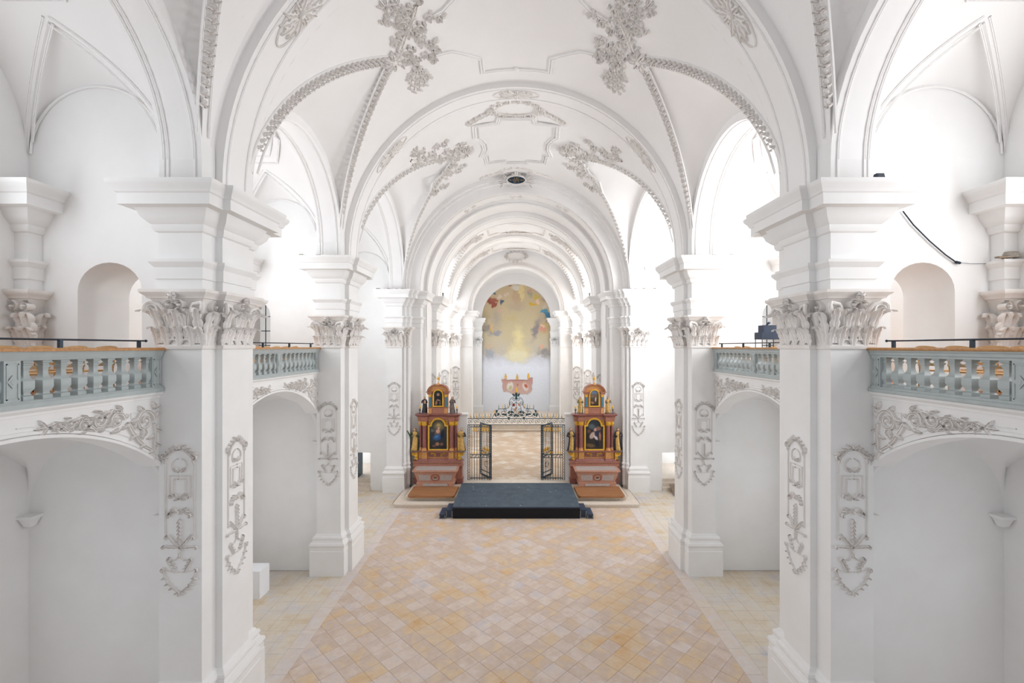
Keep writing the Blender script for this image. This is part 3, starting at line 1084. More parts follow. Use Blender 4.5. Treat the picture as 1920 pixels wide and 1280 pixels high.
# ---- cross walls between the chapels, with the responds at the side walls
RESP = [(-9.25, 0), (-9.0, 0), (-9.0, 0.24)]
resp_parts = []
m = MB(); m.sweep(RESP, [(0, 6.7), (0, ZC + 0.02)])
resp_parts.append(('shaft', side_pair(m, 'shaft', 'wall')))
m = MB(); m.sweep(RESP, ENTAB)
resp_parts.append(('entablature', side_pair(m, 'entablature', 'wall', 30)))
m = MB(); m.sweep(RESP, BELL); m.sweep(RESP, ABACUS); m.sweep(RESP, ASTR)
cpt = plane_map((-9.06, 0, 7.52), (1, 0, 0), (0, 0, 1), (0, -1, 0))
for px, lh, ww in ((-0.1, 0.34, 0.2), (0.12, 0.34, 0.2), (0.0, 0.58, 0.24), (0.14, 0.6, 0.2)):
    acanthus(m, cpt, px, 0, lh, ww, 0.17)
for s in (-1, 1):
    scroll(m, cpt, 0.02 + s * 0.11, 0.72, 0.09, 1.5, PI / 2, s, 0.045, 0.16)
cpt2 = plane_map((-9.0, 0.12, 7.52), (0, 1, 0), (0, 0, 1), (1, 0, 0))
acanthus(m, cpt2, 0, 0, 0.36, 0.2, 0.15)
acanthus(m, cpt2, 0.04, 0, 0.6, 0.22, 0.18)
resp_parts.append(('capital', side_pair(m, 'capital', 'stucco', 45)))
for k, ya in enumerate((8.46, 15.15, 23.73)):
    for si, sx in enumerate((-1, 1)):
        m = MB()
        mpw = lambda u, z, d: (sx * u, ya + 0.24 + d, z)
        if k == 0:
            wall_opening(m, mpw, 5.85, XW + 0.3, 6.6, 14.2, 7.71, 1.22, 6.6, 8.55, 0.55, 1.16)
            m.box(min(sx * 5.85, sx * (XW + 0.3)), max(sx * 5.85, sx * (XW + 0.3)), ya + 0.24, ya + 1.40, 0, 6.6)
        elif k == 1:
            wall_opening(m, mpw, 5.85, XW + 0.3, 6.6, 14.2, 8.72, 0.94, 6.7, 8.55, 0.47, 0.6, 0.55)
            m.box(min(sx * 5.85, sx * (XW + 0.3)), max(sx * 5.85, sx * (XW + 0.3)), ya + 0.24, ya + 1.40, 0, 6.6)
        else:
            wall_opening(m, mpw, 5.95, XW + 0.3, 0, 4, 8.3, 1.36, 0, 1.97, 0.01, 1.0)
            m.box(min(sx * 5.95, sx * (XW + 0.3)), max(sx * 5.95, sx * (XW + 0.3)), ya + 0.24, ya + 1.24, 4, 15)
        structure(m.build('wall_left_cross' if sx < 0 else 'wall_right_cross', 'wall', smooth=30))
        if k == 1:
            wo = structure(empty('window_%d' % (1 + si), (0, 0, 0)))
            m = MB()
            for x in (8.48, 8.72, 8.96):
                m.box(sx * x - 0.009, sx * x + 0.009, ya + 0.8, ya + 0.83, 6.7, 9.0)
            for z in (7.05, 7.55, 8.05, 8.55):
                m.box(min(sx * 8.45, sx * 9.0), max(sx * 8.45, sx * 9.0), ya + 0.8, ya + 0.84, z - 0.012, z + 0.012)
            m.build('muntin', 'iron', wo)
            m = MB()
            m.box(min(sx * 8.4, sx * 9.05), max(sx * 8.4, sx * 9.05), ya + 0.815, ya + 0.822, 6.7, 9.1)
            m.build('pane', 'glass', wo)
        if k < 2:
            r = tag(empty('wall_respond', (0, ya, 0)),
                    ['narrow corner pilaster with acanthus capital in the near left gallery', 'narrow corner pilaster topped by a plank and rope coil, near right gallery',
                     'corner pilaster of the second left gallery, mostly hidden by the pier', 'corner pilaster of the second right gallery, mostly hidden by the pier'][k * 2 + si],
                    'pilaster', 'corner pilasters of the galleries')
            for n, mm in resp_parts:
                put(n, mm[si], r)

# ---- side walls with windows
for si, sx in enumerate((-1, 1)):
    m = MB()
    wn = []
    for bi, (y0, y1) in enumerate(BAYS):
        a, b = (1.0 if bi == 0 else y0 - 1.64), y1
        yc = (y0 + y1) / 2
        mpw = lambda u, z, d: (sx * (XW + d), u, z)
        wall_opening(m, mpw, a, b, 6.2, 15, yc, 2.2, 7.9, 11.2, 1.0, 0.5)
        wall_opening(m, mpw, a, b, 0, 6.2, yc, 1.6, 2.0, 4.2, 0.7, 0.5)
        wn.append((yc, 2.2, 7.9, 12.1))
        wn.append((yc, 1.6, 2.0, 4.8))
    structure(m.build('wall_left' if sx < 0 else 'wall_right', 'wall', smooth=30))
    for j, (yc, wd, za, zb) in enumerate(wn):
        wo = structure(empty('window_%d' % (3 + si * 6 + j), (0, 0, 0)))
        m = MB()
        nv = 4
        for k in range(nv + 1):
            yy = yc - wd / 2 + wd * k / nv
            m.box(sx * 9.36 - 0.02, sx * 9.36 + 0.02, yy - 0.02, yy + 0.02, za, zb)
        z = za
        while z < zb:
            m.box(sx * 9.36 - 0.02, sx * 9.36 + 0.02, yc - wd / 2, yc + wd / 2, z - 0.015, z + 0.015)
            z += 0.6
        m.build('muntin', 'iron', wo)
        m = MB()
        m.box(sx * 9.40 - 0.004, sx * 9.40 + 0.004, yc - wd / 2, yc + wd / 2, za, zb)
        m.build('pane', 'glass', wo)

# ---- chapel vaults above the galleries and in the transepts
for si, sx in enumerate((-1, 1)):
    m = MB()
    ribs = MB()
    for bi, (y0, y1) in enumerate(BAYS):
        yc, hb = (y0 + y1) / 2, (y1 - y0) / 2
        R = hb + 0.24
        T = lambda a, b, z: (sx * b, yc + a, z)
        xc, hx = (6.59 + XW) / 2, (XW - 6.59) / 2
        g = lunette_vault(m, T, xc, hx, R - 0.002, R - 0.002, R, 10.95, R * 0.66, hx, 11.15, hx)
        for sg in (-1, 1):
            for half in (-1, 1):
                pn = [g(half * (1 - i / 24), sg) for i in range(25)]
                mp, L = curve_map(pn)
                for q in (-0.07, 0.07):
                    strip(ribs, mp, [(L * (0.12 + 0.88 * i / 24), q) for i in range(25)], 0.04, 0.02)
            # wall arch and central band of the lunette
            pa_ = sg * R
            ribs.tube([T(pa_ - sg * 0.02, xc + (hx - 0.06) * math.cos(PI * i / 20), 11.15 + (hx - 0.06) * math.sin(PI * i / 20)) for i in range(21)], 0.022, 5)
        cm = lambda p, q, h: T((R - h) * math.sin(p / R), xc + q, 10.95 + (R - h) * math.cos(p / R))
        pp = R * 0.62
        strip(ribs, cm, [(-pp, -0.5), (-pp, 0.5), (-pp * 0.5, 0.95), (pp * 0.5, 0.95), (pp, 0.5), (pp, -0.5), (pp * 0.5, -0.95), (-pp * 0.5, -0.95)], 0.06, 0.03, True)
        strip(ribs, cm, [(-pp * 0.86, -0.36), (-pp * 0.86, 0.36), (-pp * 0.45, 0.78), (pp * 0.45, 0.78), (pp * 0.86, 0.36), (pp * 0.86, -0.36), (pp * 0.45, -0.78), (-pp * 0.45, -0.78)], 0.05, 0.025, True)
    co = structure(m.build('ceiling_left_chapels' if sx < 0 else 'ceiling_right_chapels', 'vault', smooth=35))
    ribs.build('rib_moulding', 'vault', co, smooth=40)

# ---- galleries: front wall with flat arch, floor, vault below
ARC_Z0, ARC_RISE, ARC_HALF = 5.30, 0.95, 2.525
ARC_R = (ARC_HALF ** 2 + ARC_RISE ** 2) / (2 * ARC_RISE)


def arc_z(t, off=0.0):
    return ARC_Z0 + ARC_RISE - ARC_R + math.sqrt(max(0.01, (ARC_R + off) ** 2 - t * t))


def gallery_ornament(mb, mp):
    """scrollwork of one half spandrel; p = distance from the pier, q = below the ledge"""
    h = 0.055
    scroll(mb, mp, 0.36, -0.32, 0.21, 1.7, PI, -1, 0.06, h * 1.2, 4)
    curve_strip(mb, mp, [(0.14, -0.4), (0.12, -0.6), (0.14, -0.8), (0.18, -0.98)], 0.05, 0.03, h)
    for k in range(4):
        pleaf(mb, mp, 0.13 + 0.01 * k, -0.48 - 0.13 * k, -0.5 if k % 2 else -2.4, 0.16, 0.09, h * 1.2, 0.6 if k % 2 else -0.6)
    pleaf(mb, mp, 0.16, -0.92, -PI / 2, 0.16, 0.12, h * 1.2)
    curve_strip(mb, mp, [(0.2, -0.86), (0.36, -0.76), (0.5, -0.62), (0.62, -0.46), (0.72, -0.3)], 0.05, 0.06, h)
    for k in range(5):
        pleaf(mb, mp, 0.34 + 0.08 * k, -0.74 + 0.1 * k, 1.5 if k % 2 else 0.0, 0.17, 0.1, h * 1.3, 0.8 if k % 2 else -0.8)
    pleaf(mb, mp, 0.13, -0.12, 0.9, 0.14, 0.1, h * 1.3, 0.6)
    pleaf(mb, mp, 0.12, -0.12, 2.4, 0.1, 0.1, h * 1.3, 0.6)
    x = 0.78
    for k, R in enumerate((0.15, 0.12, 0.095, 0.075, 0.06)):
        sg = -1 if k % 2 == 0 else 1
        cy = -0.2 + 0.012 * k + sg * 0.025
        scroll(mb, mp, x + R, cy, R, 1.5, PI, sg, 0.05 - 0.006 * k, h * 1.2, 3)
        curve_strip(mb, mp, [(x - 0.02, cy), (x + R * 0.5, cy - sg * R * 1.15), (x + R * 1.5, cy - sg * R * 1.2), (x + R * 2.3, cy - sg * R * 0.5)], 0.03, 0.05, h)
        pleaf(mb, mp, x + R * 1.7, cy - sg * R, -sg * 0.2, R * 1.2, R * 0.7, h * 1.3, sg * 0.9)
        pleaf(mb, mp, x + R * 0.6, cy + sg * R * 0.9, sg * 0.7, R * 1.1, R * 0.6, h * 1.3, -sg * 0.9)
        pleaf(mb, mp, x + R * 0.4, cy - sg * R, -sg * 1.3, R * 0.9, R * 0.5, h * 1.3, sg * 0.9)
        x += R * 2 + 0.05
    for k in range(3):
        pleaf(mb, mp, x, -0.15, -0.7 + 0.7 * k, 0.17, 0.08, h, 0.3 * (k - 1))


gal_objs = {}
for bi, (y0, y1) in enumerate(BAYS[:2]):
    yc = (y0 + y1) / 2
    for si, sx in enumerate((-1, 1)):
        g = tag(empty('gallery', (0, yc, 0)),
                [['white gallery front with scroll stucco at the near left', 'white gallery front with scroll stucco at the near right'],
                 ['white gallery front over the arch beside the donation plinth', 'white gallery front carrying the black equipment boxes']][bi][si],
                'gallery', 'gallery fronts between the piers')
        m = MB()
        n = 36
        ts = [-ARC_HALF + 2 * ARC_HALF * i / n for i in range(n + 1)]
        for x0 in (6.59, 6.95):
            m.grid([[(sx * x0, t, arc_z(t)) for t in ts], [(sx * x0, t, 6.6) for t in ts]])
        m.grid([[(sx * 6.59, t, arc_z(t)) for t in ts], [(sx * 6.95, t, arc_z(t)) for t in ts]])
        m.build('front_wall', 'wall', g, smooth=30)
        m = MB()
        prof = [(6.59, 6.56), (6.57, 6.565), (6.57, 6.6), (6.55, 6.615), (6.53, 6.63), (6.51, 6.645), (6.51, 6.68), (6.8, 6.68)]
        m.grid([[(sx * x, t, z) for x, z in prof] for t in (-ARC_HALF, ARC_HALF)])
        m.build('ledge', 'wall', g, smooth=40)
        m = MB()
        for off, hh in ((0.03, 0.05), (0.09, 0.03)):
            rows = []
            for t in [-ARC_HALF + 2 * ARC_HALF * i / n for i in range(n + 1)]:
                rows.append([(sx * 6.595, t, arc_z(t, off - 0.03)), (sx * (6.59 - hh), t, arc_z(t, off - 0.025)), (sx * (6.59 - hh), t, arc_z(t, off + 0.02)), (sx * 6.595, t, arc_z(t, off + 0.03))])
            m.grid(rows)
        mpg = plane_map((sx * 6.59, 0, 0), (0, 1, 0), (0, 0, 1), (-sx, 0, 0))
        for s in (-1, 1):
            e = s * ARC_HALF
            strip(m, mpg, [(e - s * 0.06, 5.62), (e - s * 0.06, 6.06)], 0.02, 0.012)
            strip(m, mpg, [(e - s * 0.06, 6.06), (e - s * 0.03, 6.06), (e - s * 0.03, 6.36), (e - s * 0.62, 6.36), (e - s * 0.62, 6.27)], 0.02, 0.014)
            strip(m, mpg, [(e - s * (0.12 + 0.1 * k), arc_z(abs(e - s * (0.12 + 0.1 * k)), 0.17)) for k in range(24)], 0.016, 0.012)
        m.build('arch_moulding', 'wall', g, smooth=40)
        for s in (-1, 1):
            e = s * ARC_HALF
            m = MB()
            gallery_ornament(m, plane_map((sx * 6.59, e, 6.51), (0, -s, 0), (0, 0, 1), (-sx, 0, 0)))
            m.build('scroll_stucco', 'stucco', g, smooth=50)
        m = MB()
        m.box(min(sx * 6.7, sx * XW), max(sx * 6.7, sx * XW), y0 - yc - 0.24, y1 - yc + 0.24, 6.5, 6.66)
        m.build('gallery_floor', 'board', g)
        # vault under the gallery
        m = MB()
        T = lambda a, b, z: (sx * b, yc + a, z)
        xc, hx = (6.62 + XW) / 2, (XW - 6.62) / 2
        gr = lunette_vault(m, T, xc, hx, 2.765, 2.74, ARC_R, ARC_Z0 + ARC_RISE - ARC_R + 0.1, 1.0, hx, 4.4, 1.35)
        c = structure(m.build('ceiling_under_gallery', 'wall', smooth=35))
        # corbels carrying that vault
        for yy in (y0 - 0.24, y1 + 0.24):
            d = -1 if yy > yc else 1
            m = MB()
            b = len(m.v)
            m.frustum(sx * (XW - 0.13), yy + d * 0.1, 4.14, 4.3, 0.06, 0.05, 0.12, 0.1)
            m.frustum(sx * (XW - 0.14), yy + d * 0.11, 4.3, 4.35, 0.15, 0.12, 0.15, 0.12)
            m.build('corbel', 'wall', c)
            m = MB()
            m.frustum(sx * 6.72, yy + d * 0.05, 4.24, 4.34, 0.04, 0.03, 0.1, 0.05)
            m.build('corbel', 'wall', c)

# ---- balustrades
bal = MB()
bal.lathe(0, 0, [(0.0669, 0), (0.0669, 0.055), (0.0570, 0.06), (0.0456, 0.085), (0.0456, 0.1), (0.0722, 0.15), (0.0760, 0.17), (0.0760, 0.26), (0.0722, 0.265), (0.0532, 0.29), (0.0395, 0.33),
                 (0.0357, 0.38), (0.0395, 0.43), (0.0532, 0.45), (0.0547, 0.465), (0.0418, 0.475), (0.0418, 0.49), (0.0646, 0.51), (0.0646, 0.535)], sq=True)
BALM = bal.mesh('baluster', 'grey_paint', 40)
post = MB()
post.box(-0.1, 0.1, -0.1, 0.1, 0, 0.535)
for sx in (-1, 1):
    for y0, y1, z0, z1 in ((-0.075, -0.06, 0.03, 0.5), (0.06, 0.075, 0.03, 0.5), (-0.075, 0.075, 0.03, 0.045), (-0.075, 0.075, 0.485, 0.5)):
        post.box(min(sx * 0.1, sx * 0.108), max(sx * 0.1, sx * 0.108), y0, y1, z0, z1)
    for r in (0.07, 0.035):
        post.poly([(sx * (0.112 + (0.07 - r) * 0.1), 0, 0.265 - r * 1.3), (sx * (0.112 + (0.07 - r) * 0.1), r, 0.265), (sx * (0.112 + (0.07 - r) * 0.1), 0, 0.265 + r * 1.3), (sx * (0.112 + (0.07 - r) * 0.1), -r, 0.265)])
POSTM = post.mesh('panelled_post', 'grey_paint')
for bi, (y0, y1) in enumerate(BAYS[:2]):
    L = y1 - y0
    for si, sx in enumerate((-1, 1)):
        b = tag(empty('balustrade', (sx * 6.62, y0, 6.68)),
                [['grey balustrade of the near left gallery with wooden handrail', 'grey-green balustrade of the near right gallery with wooden handrail'],
                 ['grey balustrade of the second left gallery, beyond the first pier', 'grey balustrade in front of the black equipment boxes']][bi][si],
                'balustrade', 'gallery balustrades')
        e = 0.02
        m = MB()
        prof = [(-0.13, 0), (-0.14, 0.02), (-0.14, 0.06), (-0.115, 0.075), (-0.105, 0.1), (0.105, 0.1), (0.14, 0.06), (0.14, 0)]
        m.grid([[(x, yy, z) for x, z in prof] for yy in (e, L - e)], cv=True)
        m.build('bottom_rail', 'grey_paint', b)
        m = MB()
        prof = [(-0.1, 0.635), (-0.1, 0.665), (-0.12, 0.68), (-0.12, 0.72), (-0.145, 0.735), (-0.145, 0.757), (0.145, 0.757), (0.12, 0.68), (0.1, 0.635)]
        m.grid([[(x, yy, z) for x, z in prof] for yy in (e, L - e)], cv=True)
        m.build('top_rail', 'grey_paint', b)
        m = MB()
        prof = [(-0.165, 0.757), (-0.18, 0.772), (-0.18, 0.79), (-0.165, 0.805), (0.165, 0.805), (0.18, 0.79), (0.18, 0.757)]
        m.grid([[(x, yy, z) for x, z in prof] for yy in (e, L - e)], cv=True)
        m.poly([(x, e, z) for x, z in prof])
        m.poly([(x, L - e, z) for x, z in prof])
        m.build('handrail', 'oak', b, smooth=40)
        for yy in (0.14, L / 2, L - 0.14):
            put('panelled_post', POSTM, b, (0, yy, 0.1))
        for c0 in (0.14, L / 2):
            for k in range(9):
                put('baluster', BALM, b, (0, c0 + 0.1 + (L / 2 - 0.14 - 0.1) / 9 * (k + 0.5), 0.1))
        m = MB()
        m.tube([(0.03 * -sx, 0.2, 0.925), (0.03 * -sx, L - 0.3, 0.925)], 0.014, 8)
        for yy in (0.2, L - 0.3):
            m.lathe(0.03 * -sx, yy, [(0.004, 0.9), (0.022, 0.915), (0.025, 0.925), (0.022, 0.935), (0.004, 0.95)], 8)
        ir = m.build('safety_rail', 'iron', b, smooth=40)
        for k in range(4):
            m = MB()
            yy = 0.45 + (L - 0.9) * k / 3
            m.box(-0.02 - 0.03 * sx, 0.02 - 0.03 * sx, yy - 0.025, yy + 0.025, 0.803, 0.925)
            m.build('rail_post', 'iron', ir)

# ---- chairs on the galleries
ch_parts = []


def chair_box(name, *boxes):
    m = MB()
    for q in boxes:
        m.box(*q)
    ch_parts.append((name, m.mesh(name, 'chair_wood')))


m = MB()
m.grid([[(0.21 * math.cos(a) * (1 - 0.06 * math.sin(a)), 0.2 * math.sin(a), z) for a in [2 * PI * k / 16 for k in range(16)]] for z in (0.42, 0.445)], cv=True)
m.poly([(0.21 * math.cos(2 * PI * k / 16), 0.2 * math.sin(2 * PI * k / 16), 0.447) for k in range(16)])
ch_parts.append(('seat', m.mesh('seat', 'chair_wood')))
for x in (-0.17, 0.17):
    for y in (-0.16, 0.17):
        m = MB()
        if y > 0:
            m.tube([(x, y + 0.03, 0), (x, y, 0.43)], 0.018, 6)
        else:
            m.tube([(x, y - 0.03, 0), (x, y, 0.43), (x * 1.05, y - 0.02, 0.65), (x * 1.1, y - 0.06, 0.83)], 0.018, 6)
        ch_parts.append(('leg', m.mesh('leg', 'chair_wood')))
for z, hgt in ((0.795, 0.085), (0.66, 0.05), (0.54, 0.045)):
    m = MB()
    rows = []
    for i in range(9):
        t = i / 8 * 2 - 1
        x = 0.19 * t
        y = -0.16 - (z - 0.43) * 0.14 - 0.035 * (1 - t * t)
        zz = z + (0.022 * (1 - t * t) if z > 0.7 else 0)
        rows.append([(x, y, zz - hgt / 2), (x, y - 0.016, zz - hgt / 2), (x, y - 0.016, zz + hgt / 2), (x, y, zz + hgt / 2)])
    m.grid(rows, cv=True)
    ch_parts.append(('back_slat', m.mesh('back_slat', 'chair_wood', 40)))
m = MB()
m.tube([(-0.17, 0.175, 0.22), (0.17, 0.175, 0.22)], 0.01, 5)
m.tube([(-0.17, -0.165, 0.25), (0.17, -0.165, 0.25)], 0.01, 5)
ch_parts.append(('stretcher', m.mesh('stretcher', 'chair_wood')))
for bi, (y0, y1) in enumerate(BAYS[:2]):
    for si, sx in enumerate((-1, 1)):
        lab = [['light wooden chair standing behind the balusters of the near left gallery', 'light wooden chair standing behind the balusters of the near right gallery'],
               ['light wooden chair behind the balusters of the second left gallery', 'light wooden chair behind the balusters under the black equipment boxes']][bi][si]
        for row in range(2):
            for k in range(8):
                if bi == 0 and y0 + 0.6 + 0.56 * k < 5.0:
                    continue
                if bi == 1 and sx > 0 and row == 0 and k in (3, 4, 5):
                    continue
                r = tag(empty('wooden_chair', (sx * (7.25 + 0.75 * row), y0 + 0.55 + 0.56 * k + 0.1 * row, 6.66),
                              (PI / 2 if sx < 0 else -PI / 2) + PI * row + random.uniform(-0.1, 0.1)), lab, 'chair', 'chairs on gallery %s' % ('near left', 'near right', 'second left', 'second right')[bi * 2 + si])
                for n, me in ch_parts:
                    put(n, me, r)

# ---- floor
floor_mb = MB()
floor_mb.box(-XW, XW, 1.0, 25.2, -0.2, -0.012)
floor = structure(floor_mb.build('floor', 'border'))


def clip(poly, a, b, c):
    """keep a*x + b*y <= c"""
    out = []
    for i, p in enumerate(poly):
        q = poly[(i + 1) % len(poly)]
        dp, dq = a * p[0] + b * p[1] - c, a * q[0] + b * q[1] - c
        if dp <= 0:
            out.append(p)
        if dp * dq < 0:
            t = dp / (dp - dq)
            out.append((p[0] + t * (q[0] - p[0]), p[1] + t * (q[1] - p[1])))
    return out


def slab(mb, poly, z=0.0, gap=0.003, th=0.012):
    cx = sum(p[0] for p in poly) / len(poly)
    cy = sum(p[1] for p in poly) / len(poly)
    def sh(d):
        o = []
        for x, y in poly:
            l = math.hypot(x - cx, y - cy) or 1
            o.append((x - (x - cx) / l * d, y - (y - cy) / l * d))
        return o
    t, b = sh(gap * 2.2), sh(gap)
    mb.grid([[(x, y, z - th) for x, y in b], [(x, y, z - 0.003) for x, y in b], [(x, y, z) for x, y in t]], cv=True)
    mb.poly([(x, y, z) for x, y in t])


TS = 0.417
D = TS / math.sqrt(2)
XB = 5.26
tiles = []   # (distance, kind, centre, polygon)
k2 = math.sqrt(0.5)
NX = int(24 / TS)
for i in range(-30, 62):
    for j in range(-62, 30):
        # tile cells of the 45 degree pattern
        u, v = i * TS, j * TS
        quad = [((a * k2 + b * k2), (a * k2 - b * k2)) for a, b in ((u, v), (u + TS, v), (u + TS, v + TS), (u, v + TS))]
        cx, cy = sum(p[0] for p in quad) / 4, sum(p[1] for p in quad) / 4
        if abs(cx) > XB + D or cy < 8.6 or cy > 24.6:
            continue
        quad = quad[::-1]
        full = max(abs(p[0]) for p in quad) < XB and max(p[1] for p in quad) < 24.4
        pol = quad
        if not full:
            pol = clip(clip(clip(quad, 1, 0, XB), -1, 0, XB), 0, 1, 24.4)
        if len(pol) >= 3:
            tiles.append((cy, 'tile', (cx, cy), pol, full))
SW = 0.46
for sx in (-1, 1):
    y = 8.7
    k = 0
    while y < 25:
        L = (0.75, 1.05, 0.9)[k % 3]
        k += 1
        xa, xb = sorted((sx * XB, sx * (XB + 0.40)))
        tiles.append((y, 'border', ((xa + xb) / 2, y + L / 2), [(xa, y), (xb, y), (xb, y + L), (xa, y + L)], True))
        y += L
    for a in range(8):
        for b in range(36):
            x0 = XB + 0.40 + a * SW
            yy = 8.9 + b * SW
            x1 = min(XW, x0 + SW)
            if x1 - x0 < 0.05 or yy > 24:
                continue
            xa, xb = sorted((sx * x0, sx * x1))
            cxx, cyy = (xa + xb) / 2, yy + SW / 2
            inpier = any(ya + 0.2 < cyy < ya + 1.4 for ya in (8.46, 15.15)) and abs(cxx) > 5.8
            if inpier:
                continue
            tiles.append((yy, 'tile_side', (cxx, cyy), [(xa, yy), (xb, yy), (xb, yy + SW), (xa, yy + SW)], True))
tiles.sort(key=lambda t: t[0])


def in_view(c):
    x, y = c
    return y > 9.6 and abs(FPX * x / y) < 520 and FPX * H / y < 640


diag_me = None
cnt = {'tile': 0, 'border': 0, 'tile_side': 0}
rest = {'tile': MB(), 'border': MB(), 'tile_side': MB()}
NAMES = {'tile': 'floor_tile', 'border': 'border_slab', 'tile_side': 'aisle_tile'}
q0 = MB()
slab(q0, [(0, -D), (D, 0), (0, D), (-D, 0)])
DIAGM = q0.mesh('floor_tile', 'tile')
for yy, kd, c, pol, full in tiles:
    if in_view(c) and cnt[kd] < 295 and yy < 23.5:
        cnt[kd] += 1
        if kd == 'tile' and full:
            put('floor_tile', DIAGM, floor, (c[0], c[1], random.uniform(-0.0015, 0.0015)))
        else:
            m = MB()
            slab(m, [(x - c[0], y - c[1]) for x, y in pol])
            m.build(NAMES[kd], kd, floor, loc=(c[0], c[1], random.uniform(-0.0015, 0.0015)))
    else:
        slab(rest[kd], pol)
for kd, m in rest.items():
    if m.v:
        o = m.build({'tile': 'far_floor_tiles', 'border': 'far_border_slabs', 'tile_side': 'far_aisle_tiles'}[kd], kd, floor)
        o['kind'] = 'stuff'

# ---- chancel arch with its piers
CH = 23.73
PLAN3 = [(-6.71, 0.24), (-6.71, 0), (-5.92, 0), (-5.92, 0.14), (-5.75, 0.14), (-5.75, 0.30), (-5.6, 0.30), (-5.6, 0.80), (-5.12, 0.80), (-5.12, 1.6), (-5.6, 1.6)]
p3 = []
m = MB(); m.sweep(PLAN3, [(0, 0), (0, ZC + 0.02)]); m.box(-6.59, -5.80, 0, 0.11, ZC + 0.02, 11.2)
p3.append(('shaft', side_pair(m, 'shaft', 'wall')))
m = MB(); m.sweep(PLAN3[:4], BASE)
p3.append(('base', side_pair(m, 'base', 'wall', 30)))
m = MB(); m.sweep(PLAN3, ENTAB)
p3.append(('entablature', side_pair(m, 'entablature', 'wall', 30)))
m = MB(); m.sweep(PLAN3[:8], BELL); m.sweep(PLAN3[:8], ABACUS); m.sweep(PLAN3[:8], ASTR)
capital_face(m, plane_map((-6.315, 0, 7.52), (1, 0, 0), (0, 0, 1), (0, -1, 0)), 0.79)
for x, y in ((-5.835, 0.14), (-5.665, 0.30)):
    mpp = plane_map((x, y, 7.52), (1, 0, 0), (0, 0, 1), (0, -1, 0))
    acanthus(m, mpp, 0, 0, 0.34, 0.16, 0.14)
    acanthus(m, mpp, 0, 0, 0.62, 0.18, 0.2)
    scroll(m, mpp, 0, 0.74, 0.07, 1.4, PI / 2, 1, 0.04, 0.16)
p3.append(('capital', side_pair(m, 'capital', 'stucco', 45)))
m = MB(); pier_panel(m, plane_map((-6.32, 0, 5.66), (1, 0, 0), (0, 0, 1), (0, -1, 0)))
p3.append(('stucco_panel', side_pair(m, 'stucco_panel', 'stucco', 45)))
for x, y in ((-5.82, 0.18), (-5.66, 0.34)):
    m = MB()
    m.lathe(x, y, [(0.11, 0.3), (0.11, 1.12), (0.135, 1.16), (0.14, 1.22), (0.09, 1.3), (0.13, 1.38), (0.13, 1.44), (0.085, 1.5), (0.085, 7.5)], 14)
    p3.append(('corner_shaft', side_pair(m, 'corner_shaft', 'wall', 40)))
for si, sx in enumerate((-1, 1)):
    r = tag(empty('chancel_pier', (0, CH, 0)), ['white stepped pier behind the altar with the woman in blue', 'white stepped pier behind the altar with the dark group painting'][si], 'pier', 'chancel piers')
    for n, mm in p3:
        put(n, mm[si], r)
    put('dust_crumbs', DEB[si], r, (sx * 0.12, 0, 0))['kind'] = 'stuff'
m = MB()
arch_rev(m, [(6.6, CH + 0.14), (5.75, CH + 0.14), (5.75, CH + 0.30), (5.6, CH + 0.30), (5.6, CH + 0.44), (5.12, CH + 0.44), (5.12, CH + 1.65), (4.9, CH + 1.65)], 10.5, ZC)
arch_o = structure(m.build('wall_chancel_arch', 'vault', smooth=25))
m = MB()
sm = soffit_map(5.12, 10.5, CH + 1.05)
L = 5.12 * PI / 2
for q in (-0.5, -0.42, 0.42):
    strip(m, sm, [(-L + 2 * L * i / 50, q) for i in range(51)], 0.05, 0.025)
for p in (-2.6, 0, 2.6):
    for s in (-1, 1):
        scroll(m, sm, p + s * 0.26, 0, 0.16, 1.3, PI / 2, s, 0.06, 0.06, 3)
m.build('arch_stucco', 'stucco', arch_o, smooth=45)

# inscription cartouche on the crown of that arch
cr = tag(empty('inscription_cartouche', (0, CH - 0.02, 16.12)), 'small dark oval inscription tablet in stucco frame over the chancel arch', 'cartouche')
tilt = Vector((0, -0.35, -0.94)).normalized()
mpc = plane_map((0, 0, 0), (1, 0, 0), Vector((0, -0.5, 0.87)), Vector((0, -0.87, -0.5)))
m = MB()
ov = [(0.46 * math.cos(k * PI / 14) * (1.0 if abs(math.sin(k * PI / 14)) < 0.9 else 1), 0.2 * math.sin(k * PI / 14)) for k in range(28)]
m.poly([mpc(p, q, 0.02) for p, q in ov])
m.grid([[mpc(p, q, -0.06) for p, q in ov], [mpc(p, q, 0.02) for p, q in ov]], cv=True)
pl = m.build('tablet', plain('tablet_blue', C(24, 50, 72), 0.4), cr)
m = MB()
strip(m, mpc, [(p * 1.07, q * 1.12) for p, q in ov], 0.09, 0.06, True)
for s in (-1, 1):
    scroll(m, mpc, s * 0.16, 0.26, 0.09, 1.3, -PI / 2, s, 0.05, 0.09)
    scroll(m, mpc, s * 0.56, 0.08, 0.1, 1.3, PI / 2, s, 0.05, 0.09)
    for k in range(4):
        leaf(m, mpc, s * (0.52 + 0.05 * k), 0.08 - 0.1 * k, (0 if s > 0 else PI) + s * 0.9 - s * 0.5 * k, 0.24, 0.13, 0.09, -s * 0.5)
    leaf(m, mpc, s * 0.2, -0.26, -PI / 2 + s * 1.2, 0.3, 0.1, 0.06, s * 0.4)
leaf(m, mpc, 0, 0.22, PI / 2, 0.26, 0.22, 0.08)
m.build('stucco_frame', 'stucco', cr, smooth=45)
m = MB()
rr = random.Random(3)
